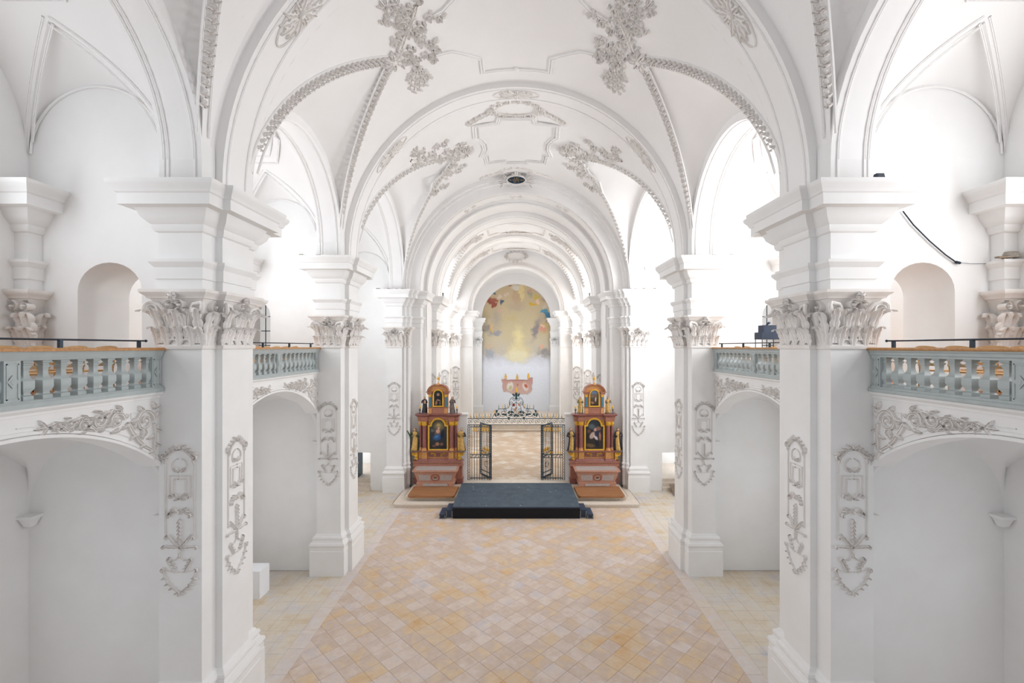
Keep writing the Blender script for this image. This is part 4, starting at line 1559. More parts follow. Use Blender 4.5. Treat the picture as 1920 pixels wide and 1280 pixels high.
for q, x0, x1 in ((0.09, -0.1, 0.11), (0.0, -0.36, 0.36), (-0.09, -0.13, 0.13)):
    x = x0
    while x < x1:
        if rr.random() < 0.85:
            hh = 0.05
            m.poly([mpc(x, q - hh / 2, 0.026), mpc(x + 0.012, q - hh / 2, 0.026), mpc(x + 0.012, q + hh / 2, 0.026), mpc(x, q + hh / 2, 0.026)])
            if rr.random() < 0.6:
                z = q + rr.choice((-0.5, 0, 0.5)) * (hh - 0.012)
                m.poly([mpc(x, z - 0.006, 0.026), mpc(x + 0.034, z - 0.006, 0.026), mpc(x + 0.034, z + 0.006, 0.026), mpc(x, z + 0.006, 0.026)])
        x += 0.045
m.build('gilt_lettering', 'gold', cr)

# ---- choir
ZF = 0.35           # choir floor
CP = [(-5.3, 0.15), (-5.3, 0), (-4.7, 0), (-4.7, 1.75), (-5.3, 1.75), (-5.3, 1.6)]
cpar = []
m = MB(); m.sweep(CP, [(0, ZF), (0, ZC + 0.02)]); m.box(-6.5, -5.2, 0.15, 1.6, ZF, 14)
cpar.append(('shaft', side_pair(m, 'shaft', 'wall')))
m = MB(); m.sweep(CP, [(d, z + ZF) for d, z in BASE])
cpar.append(('base', side_pair(m, 'base', 'wall', 30)))
m = MB(); m.sweep(CP, ENTAB)
cpar.append(('entablature', side_pair(m, 'entablature', 'wall', 30)))
m = MB(); m.sweep(CP, BELL); m.sweep(CP, ABACUS); m.sweep(CP, ASTR)
capital_face(m, plane_map((-5.0, 0, 7.52), (1, 0, 0), (0, 0, 1), (0, -1, 0)), 0.6)
capital_face(m, plane_map((-4.7, 0.87, 7.52), (0, 1, 0), (0, 0, 1), (1, 0, 0)), 1.0)
cpar.append(('capital', side_pair(m, 'capital', 'stucco', 45)))
m = MB(); pier_panel(m, plane_map((-5.0, 0, 5.9), (0.85, 0, 0), (0, 0, 1), (0, -1, 0))); pier_panel(m, plane_map((-4.7, 0.87, 5.9), (0, 1, 0), (0, 0, 1), (1, 0, 0)))
cpar.append(('stucco_panel', side_pair(m, 'stucco_panel', 'stucco', 45)))
for k, ya in enumerate((27.0, 32.0)):
    for si, sx in enumerate((-1, 1)):
        r = tag(empty('choir_pier', (0, ya, 0)), [['first white choir pier rising behind the left altar', 'first white choir pier rising behind the right altar'],
                                                  ['second white choir pier on the left, deeper in the choir', 'second white choir pier on the right, deeper in the choir']][k][si], 'pier', 'choir piers')
        for n, mm in cpar:
            put(n, mm[si], r)
m = MB()
RC, ZCC = 4.95, 10.5
for y0, y1, pa in ((28.75, 32.0, 3.1), (33.75, 37.4, 3.0)):
    g = lunette_vault(m, lambda a, b, z: (a, b, z), (y0 + y1) / 2, (y1 - y0) / 2, 6.4, 4.9, RC, ZCC, pa, (y1 - y0) / 2 + 0.05, 11.3, (y1 - y0) / 2 + 0.05)
    if y0 > 26:
        rib_list.append((9, g))
for ya in (27.0, 32.0):
    arch_rev(m, [(RC, ya - 0.01), (RC, ya + 1.76)], ZCC, ZC)
arch_rev(m, [(RC, CH + 1.6), (RC, 27.02)], ZCC, 8.0)
chc = structure(m.build('ceiling_choir', 'vault', smooth=35))
for ya in (27.0, 32.0):
    m = MB()
    arch_rev(m, [(5.1, ya), (4.7, ya), (4.7, ya + 1.75), (5.1, ya + 1.75)], ZCC, ZC)
    sm = soffit_map(4.7, ZCC, ya + 0.87)
    L = 4.7 * PI / 2
    for q in (-0.6, 0.6):
        strip(m, sm, [(-L + 2 * L * i / 50, q) for i in range(51)], 0.06, 0.03)
    m.build('transverse_arch', 'vault', chc, smooth=30)
for bi, g in rib_list[3:]:
    for sg in (-1, 1):
        for half in (-1, 1):
            mp, L = curve_map([g(half * (1 - i / 20), sg) for i in range(21)])
            m = MB()
            p = 0.4
            while p < L:
                leaf(m, mp, p, 0, 0.7, 0.24, 0.17, 0.12, 0.4, 2, 5)
                leaf(m, mp, p, 0, -0.7, 0.24, 0.17, 0.12, -0.4, 2, 5)
                p += 0.24
            m.build('leaf_garland', 'stucco', chc, smooth=50)
for yb, pa in ((30.37, 3.1), (35.57, 3.0)):
    mpb = lambda p, q, h: ((RC - h) * math.sin(p / RC), yb + q, ZCC + (RC - h) * math.cos(p / RC))
    m = MB()
    for sx in (-1, 1):
        P = sx * RC * math.asin(pa / RC)
        for k, a in enumerate((0.2, 1.1, -0.7, 2.2)):
            curl_cluster(m, mpb, P - sx * 0.1, 0, (PI if sx > 0 else 0) + a * (1 if sx > 0 else -1), 0.5, k, 0.06)
    strip(m, mpb, [(-1.9, 0.9), (-1.3, 0.9), (-1.1, 1.25), (1.1, 1.25), (1.3, 0.9), (1.9, 0.9), (1.9, -0.9), (1.3, -0.9), (1.1, -1.25), (-1.1, -1.25), (-1.3, -0.9), (-1.9, -0.9)], 0.12, 0.06, True)
    cartouche(m, mpb, 0, 1.42, 0.5, 0.14, 0.07, 0)
    m.build('vault_stucco', 'stucco', chc, smooth=50)
# choir side walls
for si, sx in enumerate((-1, 1)):
    m = MB()
    mpw = lambda u, z, d: (sx * (6.4 + d), u, z)
    wall_opening(m, mpw, 25.3, 33.0, ZF, 14, 30.37, 1.7, 6.4, 11.4, 0.85, 0.5)
    wall_opening(m, mpw, 33.0, 38.6, ZF, 14, 35.6, 1.7, 6.4, 11.4, 0.85, 0.5)
    m.box(min(sx * 4.97, sx * 5.2), max(sx * 4.97, sx * 5.2), 25.2, 27.02, ZF, 10.5)
    structure(m.build('wall_left_choir' if sx < 0 else 'wall_right_choir', 'wall', smooth=30))
# sanctuary arch
SA = 37.4
SP = [(-5.6, 0.3), (-5.3, 0.3), (-5.3, 0), (-4.6, 0), (-4.6, 0.3), (-3.65, 0.3), (-3.65, 1.3), (-4.6, 1.3)]
spar = []
m = MB(); m.sweep(SP, [(0, ZF), (0, ZC + 0.02)]); m.box(-6.5, -5.3, 0.3, 1.3, ZF, 14)
spar.append(('shaft', side_pair(m, 'shaft', 'wall')))
m = MB(); m.sweep(SP[1:], ENTAB)
spar.append(('entablature', side_pair(m, 'entablature', 'wall', 30)))
m = MB(); m.sweep(SP[1:5], BELL); m.sweep(SP[1:5], ABACUS); m.sweep(SP, ASTR)
capital_face(m, plane_map((-4.95, 0, 7.52), (1, 0, 0), (0, 0, 1), (0, -1, 0)), 0.7)
spar.append(('capital', side_pair(m, 'capital', 'stucco', 45)))
m = MB(); pier_panel(m, plane_map((-4.95, 0, 5.9), (1, 0, 0), (0, 0, 1), (0, -1, 0)))
spar.append(('stucco_panel', side_pair(m, 'stucco_panel', 'stucco', 45)))
for si, sx in enumerate((-1, 1)):
    r = tag(empty('sanctuary_pier', (0, SA, 0)), ['white pier of the inner sanctuary arch, left of the fresco', 'white pier of the inner sanctuary arch, right of the fresco'][si], 'pier', 'sanctuary piers')
    for n, mm in spar:
        put(n, mm[si], r)
m = MB()
arch_rev(m, [(5.6, SA + 0.3), (3.65, SA + 0.3), (3.65, SA + 1.3), (4.7, SA + 1.3)], ZC, ZC)
sao = structure(m.build('wall_sanctuary_arch', 'vault', smooth=30))
m = MB()
fm = lambda p, q, h: (q * math.sin(p), SA + 0.3 - h, ZC + q * math.cos(p))
for r0 in (3.8, 3.95):
    strip(m, lambda p, q, h: fm(p / 3.8, r0 + q, h), [(-5.9 + 11.8 * i / 50, 0) for i in range(51)], 0.07, 0.05)
mpx = plane_map((0, SA + 0.3, ZC + 4.5), (1, 0, 0), (0, 0, 1), (0, -1, 0))
cartouche(m, mpx, 0, 0, 0.75, 0.3, 0.1, 0)
m.build('arch_stucco', 'stucco', sao, smooth=45)
# sanctuary shell
YB = 47.5
m = MB()
arch_rev(m, [(4.6, SA + 1.25), (4.6, YB)], ZC, ZC)
structure(m.build('ceiling_sanctuary', 'vault', smooth=30))
for si, sx in enumerate((-1, 1)):
    m = MB()
    wall_opening(m, lambda u, z, d: (sx * (4.6 + d), u, z), SA + 1.2, YB + 0.3, 0.8, ZC + 0.02, 43.0, 3.0, 5.2, 9.2, 1.0, 0.4)
    structure(m.build('wall_left_sanctuary' if sx < 0 else 'wall_right_sanctuary', 'wall', smooth=30))
m = MB()
m.box(-5, 5, YB, YB + 0.3, 0.5, 16)
structure(m.build('wall_back', 'wall'))
m = MB()
arch_rev(m, [(4.7, YB - 0.6), (3.52, YB - 0.6), (3.52, YB)], ZC, ZC)
structure(m.build('wall_back_arch', 'vault', smooth=30))
for si, sx in enumerate((-1, 1)):
    r = tag(empty('sanctuary_pilaster', (0, YB - 0.6, 0)), ['white pilaster along the left edge of the fresco', 'white pilaster along the right edge of the fresco'][si], 'pilaster', 'pilasters flanking the fresco')
    pl = [(-4.62, 0), (-3.52, 0), (-3.52, 0.6)]
    for n, prof, smf in (('shaft', [(0, 0.87), (0, ZC)], None), ('base', [(d * 0.8, z * 0.5 + 0.87) for d, z in BASE], 30), ('entablature', [(d * 0.75, z) for d, z in ENTAB], 30),
                         ('capital', BELL, 30)):
        m = MB()
        m.sweep(pl, prof)
        if n == 'capital':
            capital_face(m, plane_map((-3.9, 0, 7.52), (1, 0, 0), (0, 0, 1), (0, -1, 0)), 0.7)
        put(n, side_pair(m, n, 'wall', smf)[si], r)
# floors beyond the screen
m = MB()
m.box(-6.5, 6.5, 24.9, 38.7, -0.1, ZF - 0.012)
fo = structure(m.build('floor_choir', 'tile_choir'))
m2 = MB()
TC = 0.6
for i in range(-5, 75):
    for j in range(-75, 5):
        u, v = i * TC, j * TC
        quad = [((a * k2 + b * k2), (a * k2 - b * k2)) for a, b in ((u, v), (u + TC, v), (u + TC, v + TC), (u, v + TC))][::-1]
        cx, cy = sum(p[0] for p in quad) / 4, sum(p[1] for p in quad) / 4
        if abs(cx) < 4.2 and 25.3 < cy < 38.2:
            slab(m2, quad, ZF)
m2.build('choir_tiles', 'tile_choir', fo)['kind'] = 'stuff'
m = MB()
m.box(-4.7, 4.7, 38.9, YB, 0.0, 0.87)
m.box(-4.7, 4.7, 38.86, 39.1, 0.80, 0.88)
m.box(-4.7, 4.7, 38.6, 38.95, 0.0, 0.52)
m.box(-4.7, 4.7, 38.55, 38.75, 0.47, 0.53)
structure(m.build('floor_sanctuary', 'stone_step'))

# ---- fresco on the back wall
KF = (YB - 0.08) / FPX


def FB(u, v, ru, rv, rot, c, soft):
    return ((u - 969) * KF, (V0 - v) * KF, ru * KF, rv * KF, rot, c, soft)


tan, ochre, grey_, pale = C(206, 184, 150), C(212, 190, 118), C(168, 160, 152), C(240, 230, 196)
blobs = [
    FB(969, 610, 34, 66, 0, C(206, 190, 154), 0.8), FB(930, 600, 16, 30, 0, C(186, 172, 152), 0.9), FB(1012, 605, 14, 34, 10, C(188, 172, 150), 0.9),
    FB(968, 552, 10, 24, 0, C(200, 172, 140), 0.5), FB(978, 548, 6, 22, 0, C(228, 206, 150), 0.5), FB(968, 538, 12, 9, 0, C(224, 214, 198), 0.6),
    FB(968, 575, 24, 14, 0, C(196, 176, 150), 0.8), FB(958, 596, 22, 12, 0, C(204, 186, 140), 0.9), FB(972, 660, 32, 24, 0, C(222, 206, 160), 0.6),
    FB(970, 666, 26, 18, 0, C(232, 222, 186), 0.6), FB(972, 630, 14, 30, 0, C(232, 216, 164), 0.9),
    FB(928, 624, 20, 8, -10, C(158, 156, 160), 0.7), FB(912, 614, 10, 16, 0, C(160, 150, 140), 0.8), FB(1004, 620, 8, 26, 15, C(150, 140, 140), 0.7),
    FB(918, 662, 13, 18, 0, C(172, 174, 180), 0.7), FB(1020, 660, 17, 12, 20, C(158, 152, 148), 0.7), FB(1022, 614, 12, 16, 0, C(202, 176, 128), 0.6),
    FB(1030, 600, 8, 10, 30, C(150, 140, 130), 0.8), FB(918, 648, 12, 10, 0, C(208, 184, 156), 0.8),
    FB(925, 564, 13, 7, -12, C(172, 104, 84), 0.35), FB(926, 573, 5, 8, 10, C(160, 90, 72), 0.4), FB(918, 567, 7, 4, 10, C(156, 88, 74), 0.4),
    FB(926, 550, 4, 3, 0, C(96, 124, 148), 0.4), FB(941, 566, 3, 8, 30, C(92, 104, 124), 0.4), FB(936, 556, 5, 6, 20, C(228, 204, 186), 0.5),
    FB(948, 553, 5, 4, 0, C(226, 200, 184), 0.5), FB(938, 582, 6, 5, -30, C(216, 180, 158), 0.5),
    FB(994, 549, 7, 9, -20, C(168, 168, 138), 0.6), FB(995, 545, 4, 5, 0, C(206, 164, 146), 0.5), FB(957, 533, 5, 3, 0, C(180, 140, 112), 0.5),
    FB(1000, 570, 10, 4, 0, C(218, 178, 70), 0.35), FB(1006, 558, 7, 5, 0, C(214, 186, 104), 0.5), FB(1008, 566, 6, 5, 0, C(236, 202, 176), 0.5),
    FB(1020, 584, 11, 6, 30, C(96, 156, 184), 0.3), FB(1027, 592, 7, 6, 40, C(84, 140, 172), 0.4), FB(1021, 574, 7, 5, 0, C(214, 198, 178), 0.5), FB(1022, 561, 7, 6, 20, C(176, 156, 132), 0.7),
    FB(922, 614, 5, 8, 20, C(224, 184, 136), 0.5), FB(922, 621, 7, 3, 20, C(212, 172, 96), 0.5), FB(1018, 618, 9, 6, 10, C(216, 158, 134), 0.5), FB(1018, 611, 4, 4, 0, C(236, 198, 176), 0.5),
    FB(1016, 648, 5, 4, 0, C(224, 178, 150), 0.5),
]
# words under the crown of the picture: illegible brown strokes
for k in range(8):
    blobs.append(FB(964 + k * 1.5, 544.5 - 0.2 * k, 0.55, 0.8, 10 * k, C(150, 106, 78), 0.5))
    blobs.append(FB(966 + k * 1.2, 548.5, 0.45, 0.6, 0, C(168, 128, 92), 0.5))
zr = lambda v: (V0 - v) * KF
M['fresco'] = painting('fresco_paint', [(0.0, C(240, 243, 250)), (0.33, C(236, 239, 247)), (0.40, C(214, 214, 220)), (0.45, C(200, 190, 174)), (0.6, C(206, 190, 154)), (1.0, C(208, 184, 150))],
                       (zr(768), zr(527)), blobs, 1.3, 1.5, 0.09)
fz0, fx = 0.87 - 7.5, 3.55
outl = [(-fx, fz0), (fx, fz0)] + [(fx * math.cos(PI * i / 40), (10.72 - 7.5) + fx * math.sin(PI * i / 40)) for i in range(41)]
m = MB()
m.poly([(x, 0, z) for x, z in outl])
m.grid([[(x, 0.06, z) for x, z in outl], [(x, 0, z) for x, z in outl]], cv=True)
tag(m.build('fresco', 'fresco', loc=(0.06, YB - 0.08, 7.5)), 'tall arched ceiling-high fresco of golden clouds and small figures on end wall', 'fresco')
fr_blobs = [(-0.72, 0.0, 0.42, 0.62, 10, C(240, 232, 224), 0.5), (0.86, -0.05, 0.36, 0.6, -20, C(238, 222, 214), 0.5), (0.92, 0.05, 0.2, 0.3, -30, C(206, 112, 90), 0.5),
            (-0.7, -0.15, 0.22, 0.35, 20, C(206, 198, 150), 0.5), (0.05, 0.16, 0.12, 0.18, 0, C(196, 140, 96), 0.4), (-0.75, 0.4, 0.12, 0.12, 0, C(216, 180, 150), 0.4),
            (0.75, 0.4, 0.12, 0.12, 0, C(216, 180, 150), 0.4), (0.0, 0.62, 1.7, 0.1, 0, C(186, 138, 128), 0.4)]
M['fragment'] = painting('fragment_paint', [(0, C(222, 190, 180)), (0.5, C(214, 172, 160)), (1, C(200, 152, 142))], (-0.9, 0.9), fr_blobs, 0.1, 2.0, 0.12)
pts = [(-1.58, 0.92), (-1.58, 0.72), (-1.3, 0.76), (-1.0, 0.66), (-0.6, 0.7), (0.6, 0.7), (1.0, 0.66), (1.28, 0.8), (1.28, 0.92), (1.62, 0.92), (1.6, 0.3), (1.5, 0.1), (1.56, -0.3), (1.38, -0.62), (1.18, -0.7),
       (1.1, -0.86), (0.92, -0.78), (0.4, -0.82), (0.1, -0.74), (-0.4, -0.84), (-0.7, -0.66), (-1.1, -0.5), (-1.36, -0.6), (-1.46, -0.3), (-1.52, 0.0), (-1.46, 0.3), (-1.6, 0.6)]
m = MB()
m.poly([(x, 0, z) for x, z in pts][::-1])
m.grid([[(x, 0.03, z) for x, z in pts], [(x, 0, z) for x, z in pts]], cv=True)
fro = tag(m.build('fresco_fragment', 'fragment', loc=(0.08, YB - 0.12, 3.42)), 'ragged pink painted altar fragment with two angels low on the end wall', 'fresco')
for x, z in ((-1.18, 0.76), (0.02, 0.7), (1.18, 0.8)):
    m = MB()
    m.lathe(x, -0.02, [(0.03, z), (0.14, z + 0.03), (0.15, z + 0.08), (0.06, z + 0.13), (0.12, z + 0.22), (0.11, z + 0.3), (0.05, z + 0.36), (0.08, z + 0.42), (0.03, z + 0.52), (0.01, z + 0.62)], 10)
    m.v = [(a, b * 0.2, c) for a, b, c in m.v]
    m.build('painted_urn', 'gold', fro, smooth=40)

# ---- altar platforms
for si, sx in enumerate((-1, 1)):
    m = MB()
    for (xo, yf, z0, z1) in ((5.78, 21.36, 0.0, 0.16), (5.36, 21.95, 0.16, 0.32)):
        xi = 2.83
        pl = [(sx * xi, 24.0), (sx * xi, yf), (sx * (xo - 0.12), yf), (sx * xo, yf + 0.12), (sx * xo, 24.0)]
        if sx > 0:
            pl = pl[::-1]
            pl = [(x, y) for x, y in pl]
        prof = [(0, z0), (0, z1 - 0.05), (-0.0, z1 - 0.05), (0.03, z1 - 0.045), (0.03, z1 - 0.01), (0.02, z1)]
        pl2 = pl[::-1]
        m.sweep(pl2, [(-d if False else d, z) for d, z in prof])
        m.poly([(x, y, z1) for x, y in pl])
    tag(m.build('altar_step', 'stone_step'), ['pale stone steps under the left side altar', 'pale stone steps under the right side altar'][si], 'steps', 'altar steps')
    m = MB()
    b_ = [(sx * 2.92, 23.3), (sx * 2.96, 21.86), (sx * 3.05, 21.78), (sx * 5.06, 21.78), (sx * 5.18, 21.9), (sx * 5.2, 23.3)]
    m.grid([[(x, y, z) for x, y in b_] for z in (0.32, 0.405, 0.42)], cv=True)
    m.poly([(x, y, 0.42) for x, y in b_])
    tag(m.build('wooden_footboard', 'board'), ['brown wooden footboard before the left side altar', 'brown wooden footboard before the right side altar'][si], 'platform', 'wooden footboards')
# screen walls beside the gate
for si, sx in enumerate((-1, 1)):
    m = MB()
    pl = [(-5.2, 0), (-2.64, 0), (-2.64, 0.35), (-5.2, 0.35)]
    m.sweep(pl, [(0, 0), (0, 3.84)])
    m.sweep(pl, [(0, 3.8), (0.03, 3.82), (0.05, 3.87), (0.05, 3.92), (0, 3.94)])
    m.poly([(x, y, 3.94) for x, y in pl])
    me = side_pair(m, 'wall_screen', 'wall')[si]
    structure(put('wall_left_screen' if sx < 0 else 'wall_right_screen', me, None, (0, 24.55, 0)))
m = MB()
m.box(-2.83, 2.83, 23.6, 25.0, 0, 0.32)
structure(m.build('floor_gate_sill', 'stone_step'))

# ---- altars
P_MADONNA = painting('madonna_paint', [(0, C(44, 40, 40)), (0.5, C(56, 62, 70)), (1, C(92, 86, 70))], (-0.85, 0.85), [
    (0.05, 0.42, 0.38, 0.3, 0, C(150, 136, 92), 0.8), (0.02, 0.48, 0.14, 0.13, 0, C(200, 176, 112), 0.6), (-0.02, 0.1, 0.22, 0.34, 15, C(122, 96, 84), 0.5),
    (-0.02, 0.16, 0.13, 0.16, 30, C(226, 176, 148), 0.5), (0.02, 0.32, 0.07, 0.08, 0, C(230, 190, 162), 0.4), (-0.06, -0.16, 0.3, 0.2, -14, C(52, 96, 150), 0.5),
    (-0.08, -0.12, 0.14, 0.08, -20, C(92, 136, 180), 0.6), (0.22, 0.0, 0.12, 0.3, 8, C(26, 38, 60), 0.5), (-0.3, 0.2, 0.14, 0.12, 0, C(112, 112, 108), 0.7),
    (-0.05, -0.52, 0.14, 0.13, 0, C(176, 128, 100), 0.6), (0.18, -0.52, 0.12, 0.1, 0, C(146, 104, 82), 0.6), (-0.22, -0.62, 0.12, 0.1, 0, C(120, 84, 66), 0.6)], 0.1, 5, 0.35)
P_GROUP = painting('group_paint', [(0, C(60, 48, 36)), (0.5, C(40, 40, 44)), (1, C(52, 60, 68))], (-0.85, 0.85), [
    (-0.12, 0.4, 0.3, 0.2, 20, C(92, 104, 110), 0.8), (0.06, 0.24, 0.12, 0.12, 0, C(214, 164, 150), 0.5), (-0.1, -0.06, 0.16, 0.26, 35, C(206, 176, 160), 0.5),
    (0.08, -0.16, 0.1, 0.2, -30, C(224, 214, 214), 0.5), (0.12, 0.04, 0.14, 0.2, 10, C(44, 52, 84), 0.5), (0.3, -0.1, 0.08, 0.3, 0, C(176, 120, 96), 0.5), (0.22, 0.3, 0.16, 0.14, 0, C(150, 104, 84), 0.6),
    (-0.28, 0.16, 0.12, 0.14, 0, C(116, 80, 64), 0.6), (0.14, -0.5, 0.12, 0.24, -20, C(24, 30, 46), 0.5), (-0.2, -0.6, 0.3, 0.14, 10, C(118, 92, 60), 0.6)], 0.1, 5, 0.35)
P_SAINT = painting('saint_paint', [(0, C(40, 34, 30)), (1, C(48, 56, 62))], (-0.45, 0.45), [
    (0.0, 0.18, 0.09, 0.1, 0, C(196, 150, 120), 0.5), (0.0, 0.0, 0.18, 0.16, 0, C(30, 34, 42), 0.5), (0.02, -0.1, 0.12, 0.04, 15, C(206, 160, 130), 0.5), (-0.1, -0.24, 0.07, 0.16, 10, C(176, 128, 104), 0.5),
    (0.1, -0.26, 0.06, 0.14, -5, C(120, 96, 84), 0.5)], 0.06, 9, 0.35)
P_LAND = painting('landscape_paint', [(0, C(60, 48, 40)), (0.4, C(84, 68, 58)), (0.7, C(116, 100, 88)), (0.85, C(110, 134, 170)), (1, C(86, 118, 164))], (-0.45, 0.45), [
    (0.07, -0.06, 0.04, 0.16, 5, C(220, 206, 186), 0.5), (-0.1, -0.24, 0.12, 0.08, 30, C(176, 128, 92), 0.6), (-0.1, 0.1, 0.14, 0.08, 0, C(140, 108, 84), 0.7), (0.02, -0.36, 0.2, 0.06, 0, C(40, 32, 28), 0.6)], 0.06, 9, 0.3)


def arch_poly(hw, z0, zs, rise, n=16):
    return [(-hw, z0), (hw, z0)] + [(hw * math.cos(PI * i / n), zs + rise * math.sin(PI * i / n)) for i in range(n + 1)]


def front_frame(m, inner, outer_hw, z0, z1, y, th, step=None):
    pass


def ring_frame(m, pts, wd, y0, y1):
    """frame moulding around an outline in the xz plane"""
    n = len(pts)
    rows = []
    cx = sum(p[0] for p in pts) / n
    cz = sum(p[1] for p in pts) / n
    for i in range(n):
        a, b, c = pts[i - 1], pts[i], pts[(i + 1) % n]
        def nr(p, q):
            dx, dz = q[0] - p[0], q[1] - p[1]
            l = math.hypot(dx, dz) or 1e-6
            return (dz / l, -dx / l)
        n1, n2 = nr(a, b), nr(b, c)
        k = max(0.5, 1 + n1[0] * n2[0] + n1[1] * n2[1])
        mx, mz = (n1[0] + n2[0]) / k, (n1[1] + n2[1]) / k
        rows.append([(b[0], y1, b[1]), (b[0], y0 + 0.3 * (y1 - y0), b[1]), (b[0] + mx * wd * 0.35, y0, b[1] + mz * wd * 0.35), (b[0] + mx * wd * 0.65, y0, b[1] + mz * wd * 0.65),
                     (b[0] + mx * wd, y0 + 0.5 * (y1 - y0), b[1] + mz * wd), (b[0] + mx * wd, y1, b[1] + mz * wd)])
    m.grid(rows, cu=True)


def build_altar(xc, which):
    r = tag(empty('side_altar', (xc, 24.1, 0.32)),
            ['left marble altar with the painting of a woman in blue on clouds', 'right marble altar with the dark painting of a group around a pale figure'][which], 'altar', 'side altars')
    Z = lambda z: z - 0.32

    def part(name, mat, fn, smooth=None, parent=None):
        m = MB()
        fn(m)
        return m.build(name, mat, parent or r, smooth)

    # table in sarcophagus form
    def mensa(m):
        m.frustum(0, -0.42, Z(0.42), Z(0.62), 0.93, 0.42, 0.96, 0.44)
        m.frustum(0, -0.42, Z(0.62), Z(1.17), 0.9, 0.38, 1.06, 0.5)
        m.frustum(0, -0.44, Z(1.17), Z(1.2), 1.06, 0.5, 1.14, 0.56)
        m.frustum(0, -0.44, Z(1.2), Z(1.26), 1.14, 0.56, 1.14, 0.56)
    men = part('altar_table', 'marble_pink', mensa)

    def inl(m):
        y = lambda z: -0.42 - 0.38 - 0.12 * (z - 0.62) / 0.55 - 0.006
        for a, b in ((-0.8, -0.24), (0.24, 0.8)):
            for z0, z1 in ((0.72, 1.02),):
                m.poly([(a, y(z0), Z(z0)), (b, y(z0), Z(z0)), (b + (0.06 if b > 0.3 else -0.02), y(z1), Z(z1)), (a - (0.06 if a < -0.3 else -0.02), y(z1), Z(z1))])
        m.poly([(-0.62, -0.875, Z(0.45)), (0.62, -0.875, Z(0.45)), (0.62, -0.88, Z(0.58)), (-0.62, -0.88, Z(0.58))])
        m.poly([(-1.02, -0.92, Z(1.263)), (1.02, -0.92, Z(1.263)), (1.02, 0.0, Z(1.263)), (-1.02, 0.0, Z(1.263))])
    part('inlay', 'marble_grey', inl, None, men)

    def med(m):
        mpm = plane_map((0, -0.85, Z(0.88)), (1, 0, 0), (0, -0.2, 0.98), (0, -1, 0))
        strip(m, mpm, [(0.19 * math.cos(k * PI / 12), 0.17 * math.sin(k * PI / 12)) for k in range(24)], 0.05, 0.02, True)
    part('medallion_ring', 'marble_red', med, 40, men)

    def med2(m):
        mpm = plane_map((0, -0.85, Z(0.88)), (1, 0, 0), (0, -0.2, 0.98), (0, -1, 0))
        m.poly([mpm(0.165 * math.cos(k * PI / 12), 0.145 * math.sin(k * PI / 12), 0.006) for k in range(24)])
    part('medallion', 'marble_grey', med2, None, men)

    def mono(m):
        mpm = plane_map((0, -0.862, Z(0.88)), (1, 0, 0), (0, -0.2, 0.98), (0, -1, 0))
        for a, b in (((-0.07, 0.05), (-0.03, -0.06)), ((-0.03, -0.06), (0.0, 0.03)), ((0.0, 0.03), (0.03, -0.06)), ((0.03, -0.06), (0.07, 0.05))):
            strip(m, mpm, [a, b], 0.018, 0.006)
    part('monogram', 'iron', mono, None, men)

    # pedestal behind the table
    def ped(m):
        m.box(-1.26, 1.26, 0.0, 0.42, Z(0.32), Z(1.22))
        m.box(-1.3, 1.3, -0.06, 0.44, Z(1.22), Z(1.26))
        m.frustum(0, 0.2, Z(1.26), Z(1.44), 1.28, 0.3, 1.26, 0.28)
        m.frustum(0, 0.2, Z(1.44), Z(1.5), 1.31, 0.33, 1.31, 0.33)
    part('pedestal', 'marble_red', ped)
    part('foot', 'marble_dark', lambda m: (m.box(-1.3, -0.98, -0.06, 0.4, Z(0.32), Z(0.56)), m.box(0.98, 1.3, -0.06, 0.4, Z(0.32), Z(0.56))))

    def dk(m):
        m.frustum(0, 0.2, Z(1.5), Z(1.62), 1.24, 0.28, 1.1, 0.2)
        for s in (-1, 1):
            m.frustum(s * 0.76, 0.1, Z(1.5), Z(1.64), 0.26, 0.24, 0.2, 0.18)
    part('dark_moulding', 'marble_dark', dk)

    def pred(m):
        m.box(-1.06, 1.06, 0.06, 0.4, Z(1.62), Z(2.0))
        for s in (-1, 1):
            m.box(s * 0.7 - 0.13, s * 0.7 + 0.13, -0.08, 0.1, Z(1.62), Z(2.0))
            m.box(s * 0.93 - 0.09, s * 0.93 + 0.09, 0.0, 0.1, Z(1.62), Z(2.0))
    pr = part('predella', 'marble_orange', pred)

    def inset(m):
        pts = []
        for cx, a0 in ((0.42, -PI / 2), (-0.42, PI / 2)):
            pts += [(cx + 0.1 * math.cos(a0 + PI * i / 8), 1.82 + 0.12 * math.sin(a0 + PI * i / 8)) for i in range(9)]
        m.poly([(x, 0.05, Z(z)) for x, z in pts])
    part('inset_panel', 'marble_dark', inset, None, pr)

    def gs(m):
        mpm = plane_map((0, 0.05, Z(1.82)), (1, 0, 0), (0, 0, 1), (0, -1, 0))
        for s in (-1, 1):
            scroll(m, mpm, s * 0.17, -0.02, 0.07, 1.2, PI if s < 0 else 0, -s, 0.03, 0.02)
            curve_strip(m, mpm, [(s * 0.13, 0.05), (s * 0.25, 0.06), (s * 0.38, 0.05), (s * 0.46, 0.07)], 0.05, 0.02, 0.02)
            leaf(m, mpm, s * 0.25, 0.06, 0.3 if s > 0 else PI - 0.3, 0.16, 0.06, 0.02)
            strip(m, mpm, [(s * 0.7 - 0.05, -0.1), (s * 0.7 + 0.05, -0.1), (s * 0.7 + 0.05, 0.1), (s * 0.7 - 0.05, 0.1)], 0.02, 0.14, True)
            strip(m, mpm, [(s * 0.93 - 0.03, -0.1), (s * 0.93 + 0.03, -0.1), (s * 0.93 + 0.03, 0.1), (s * 0.93 - 0.03, 0.1)], 0.02, 0.06, True)
    part('gilt_scrollwork', 'gold', gs, 40, pr)

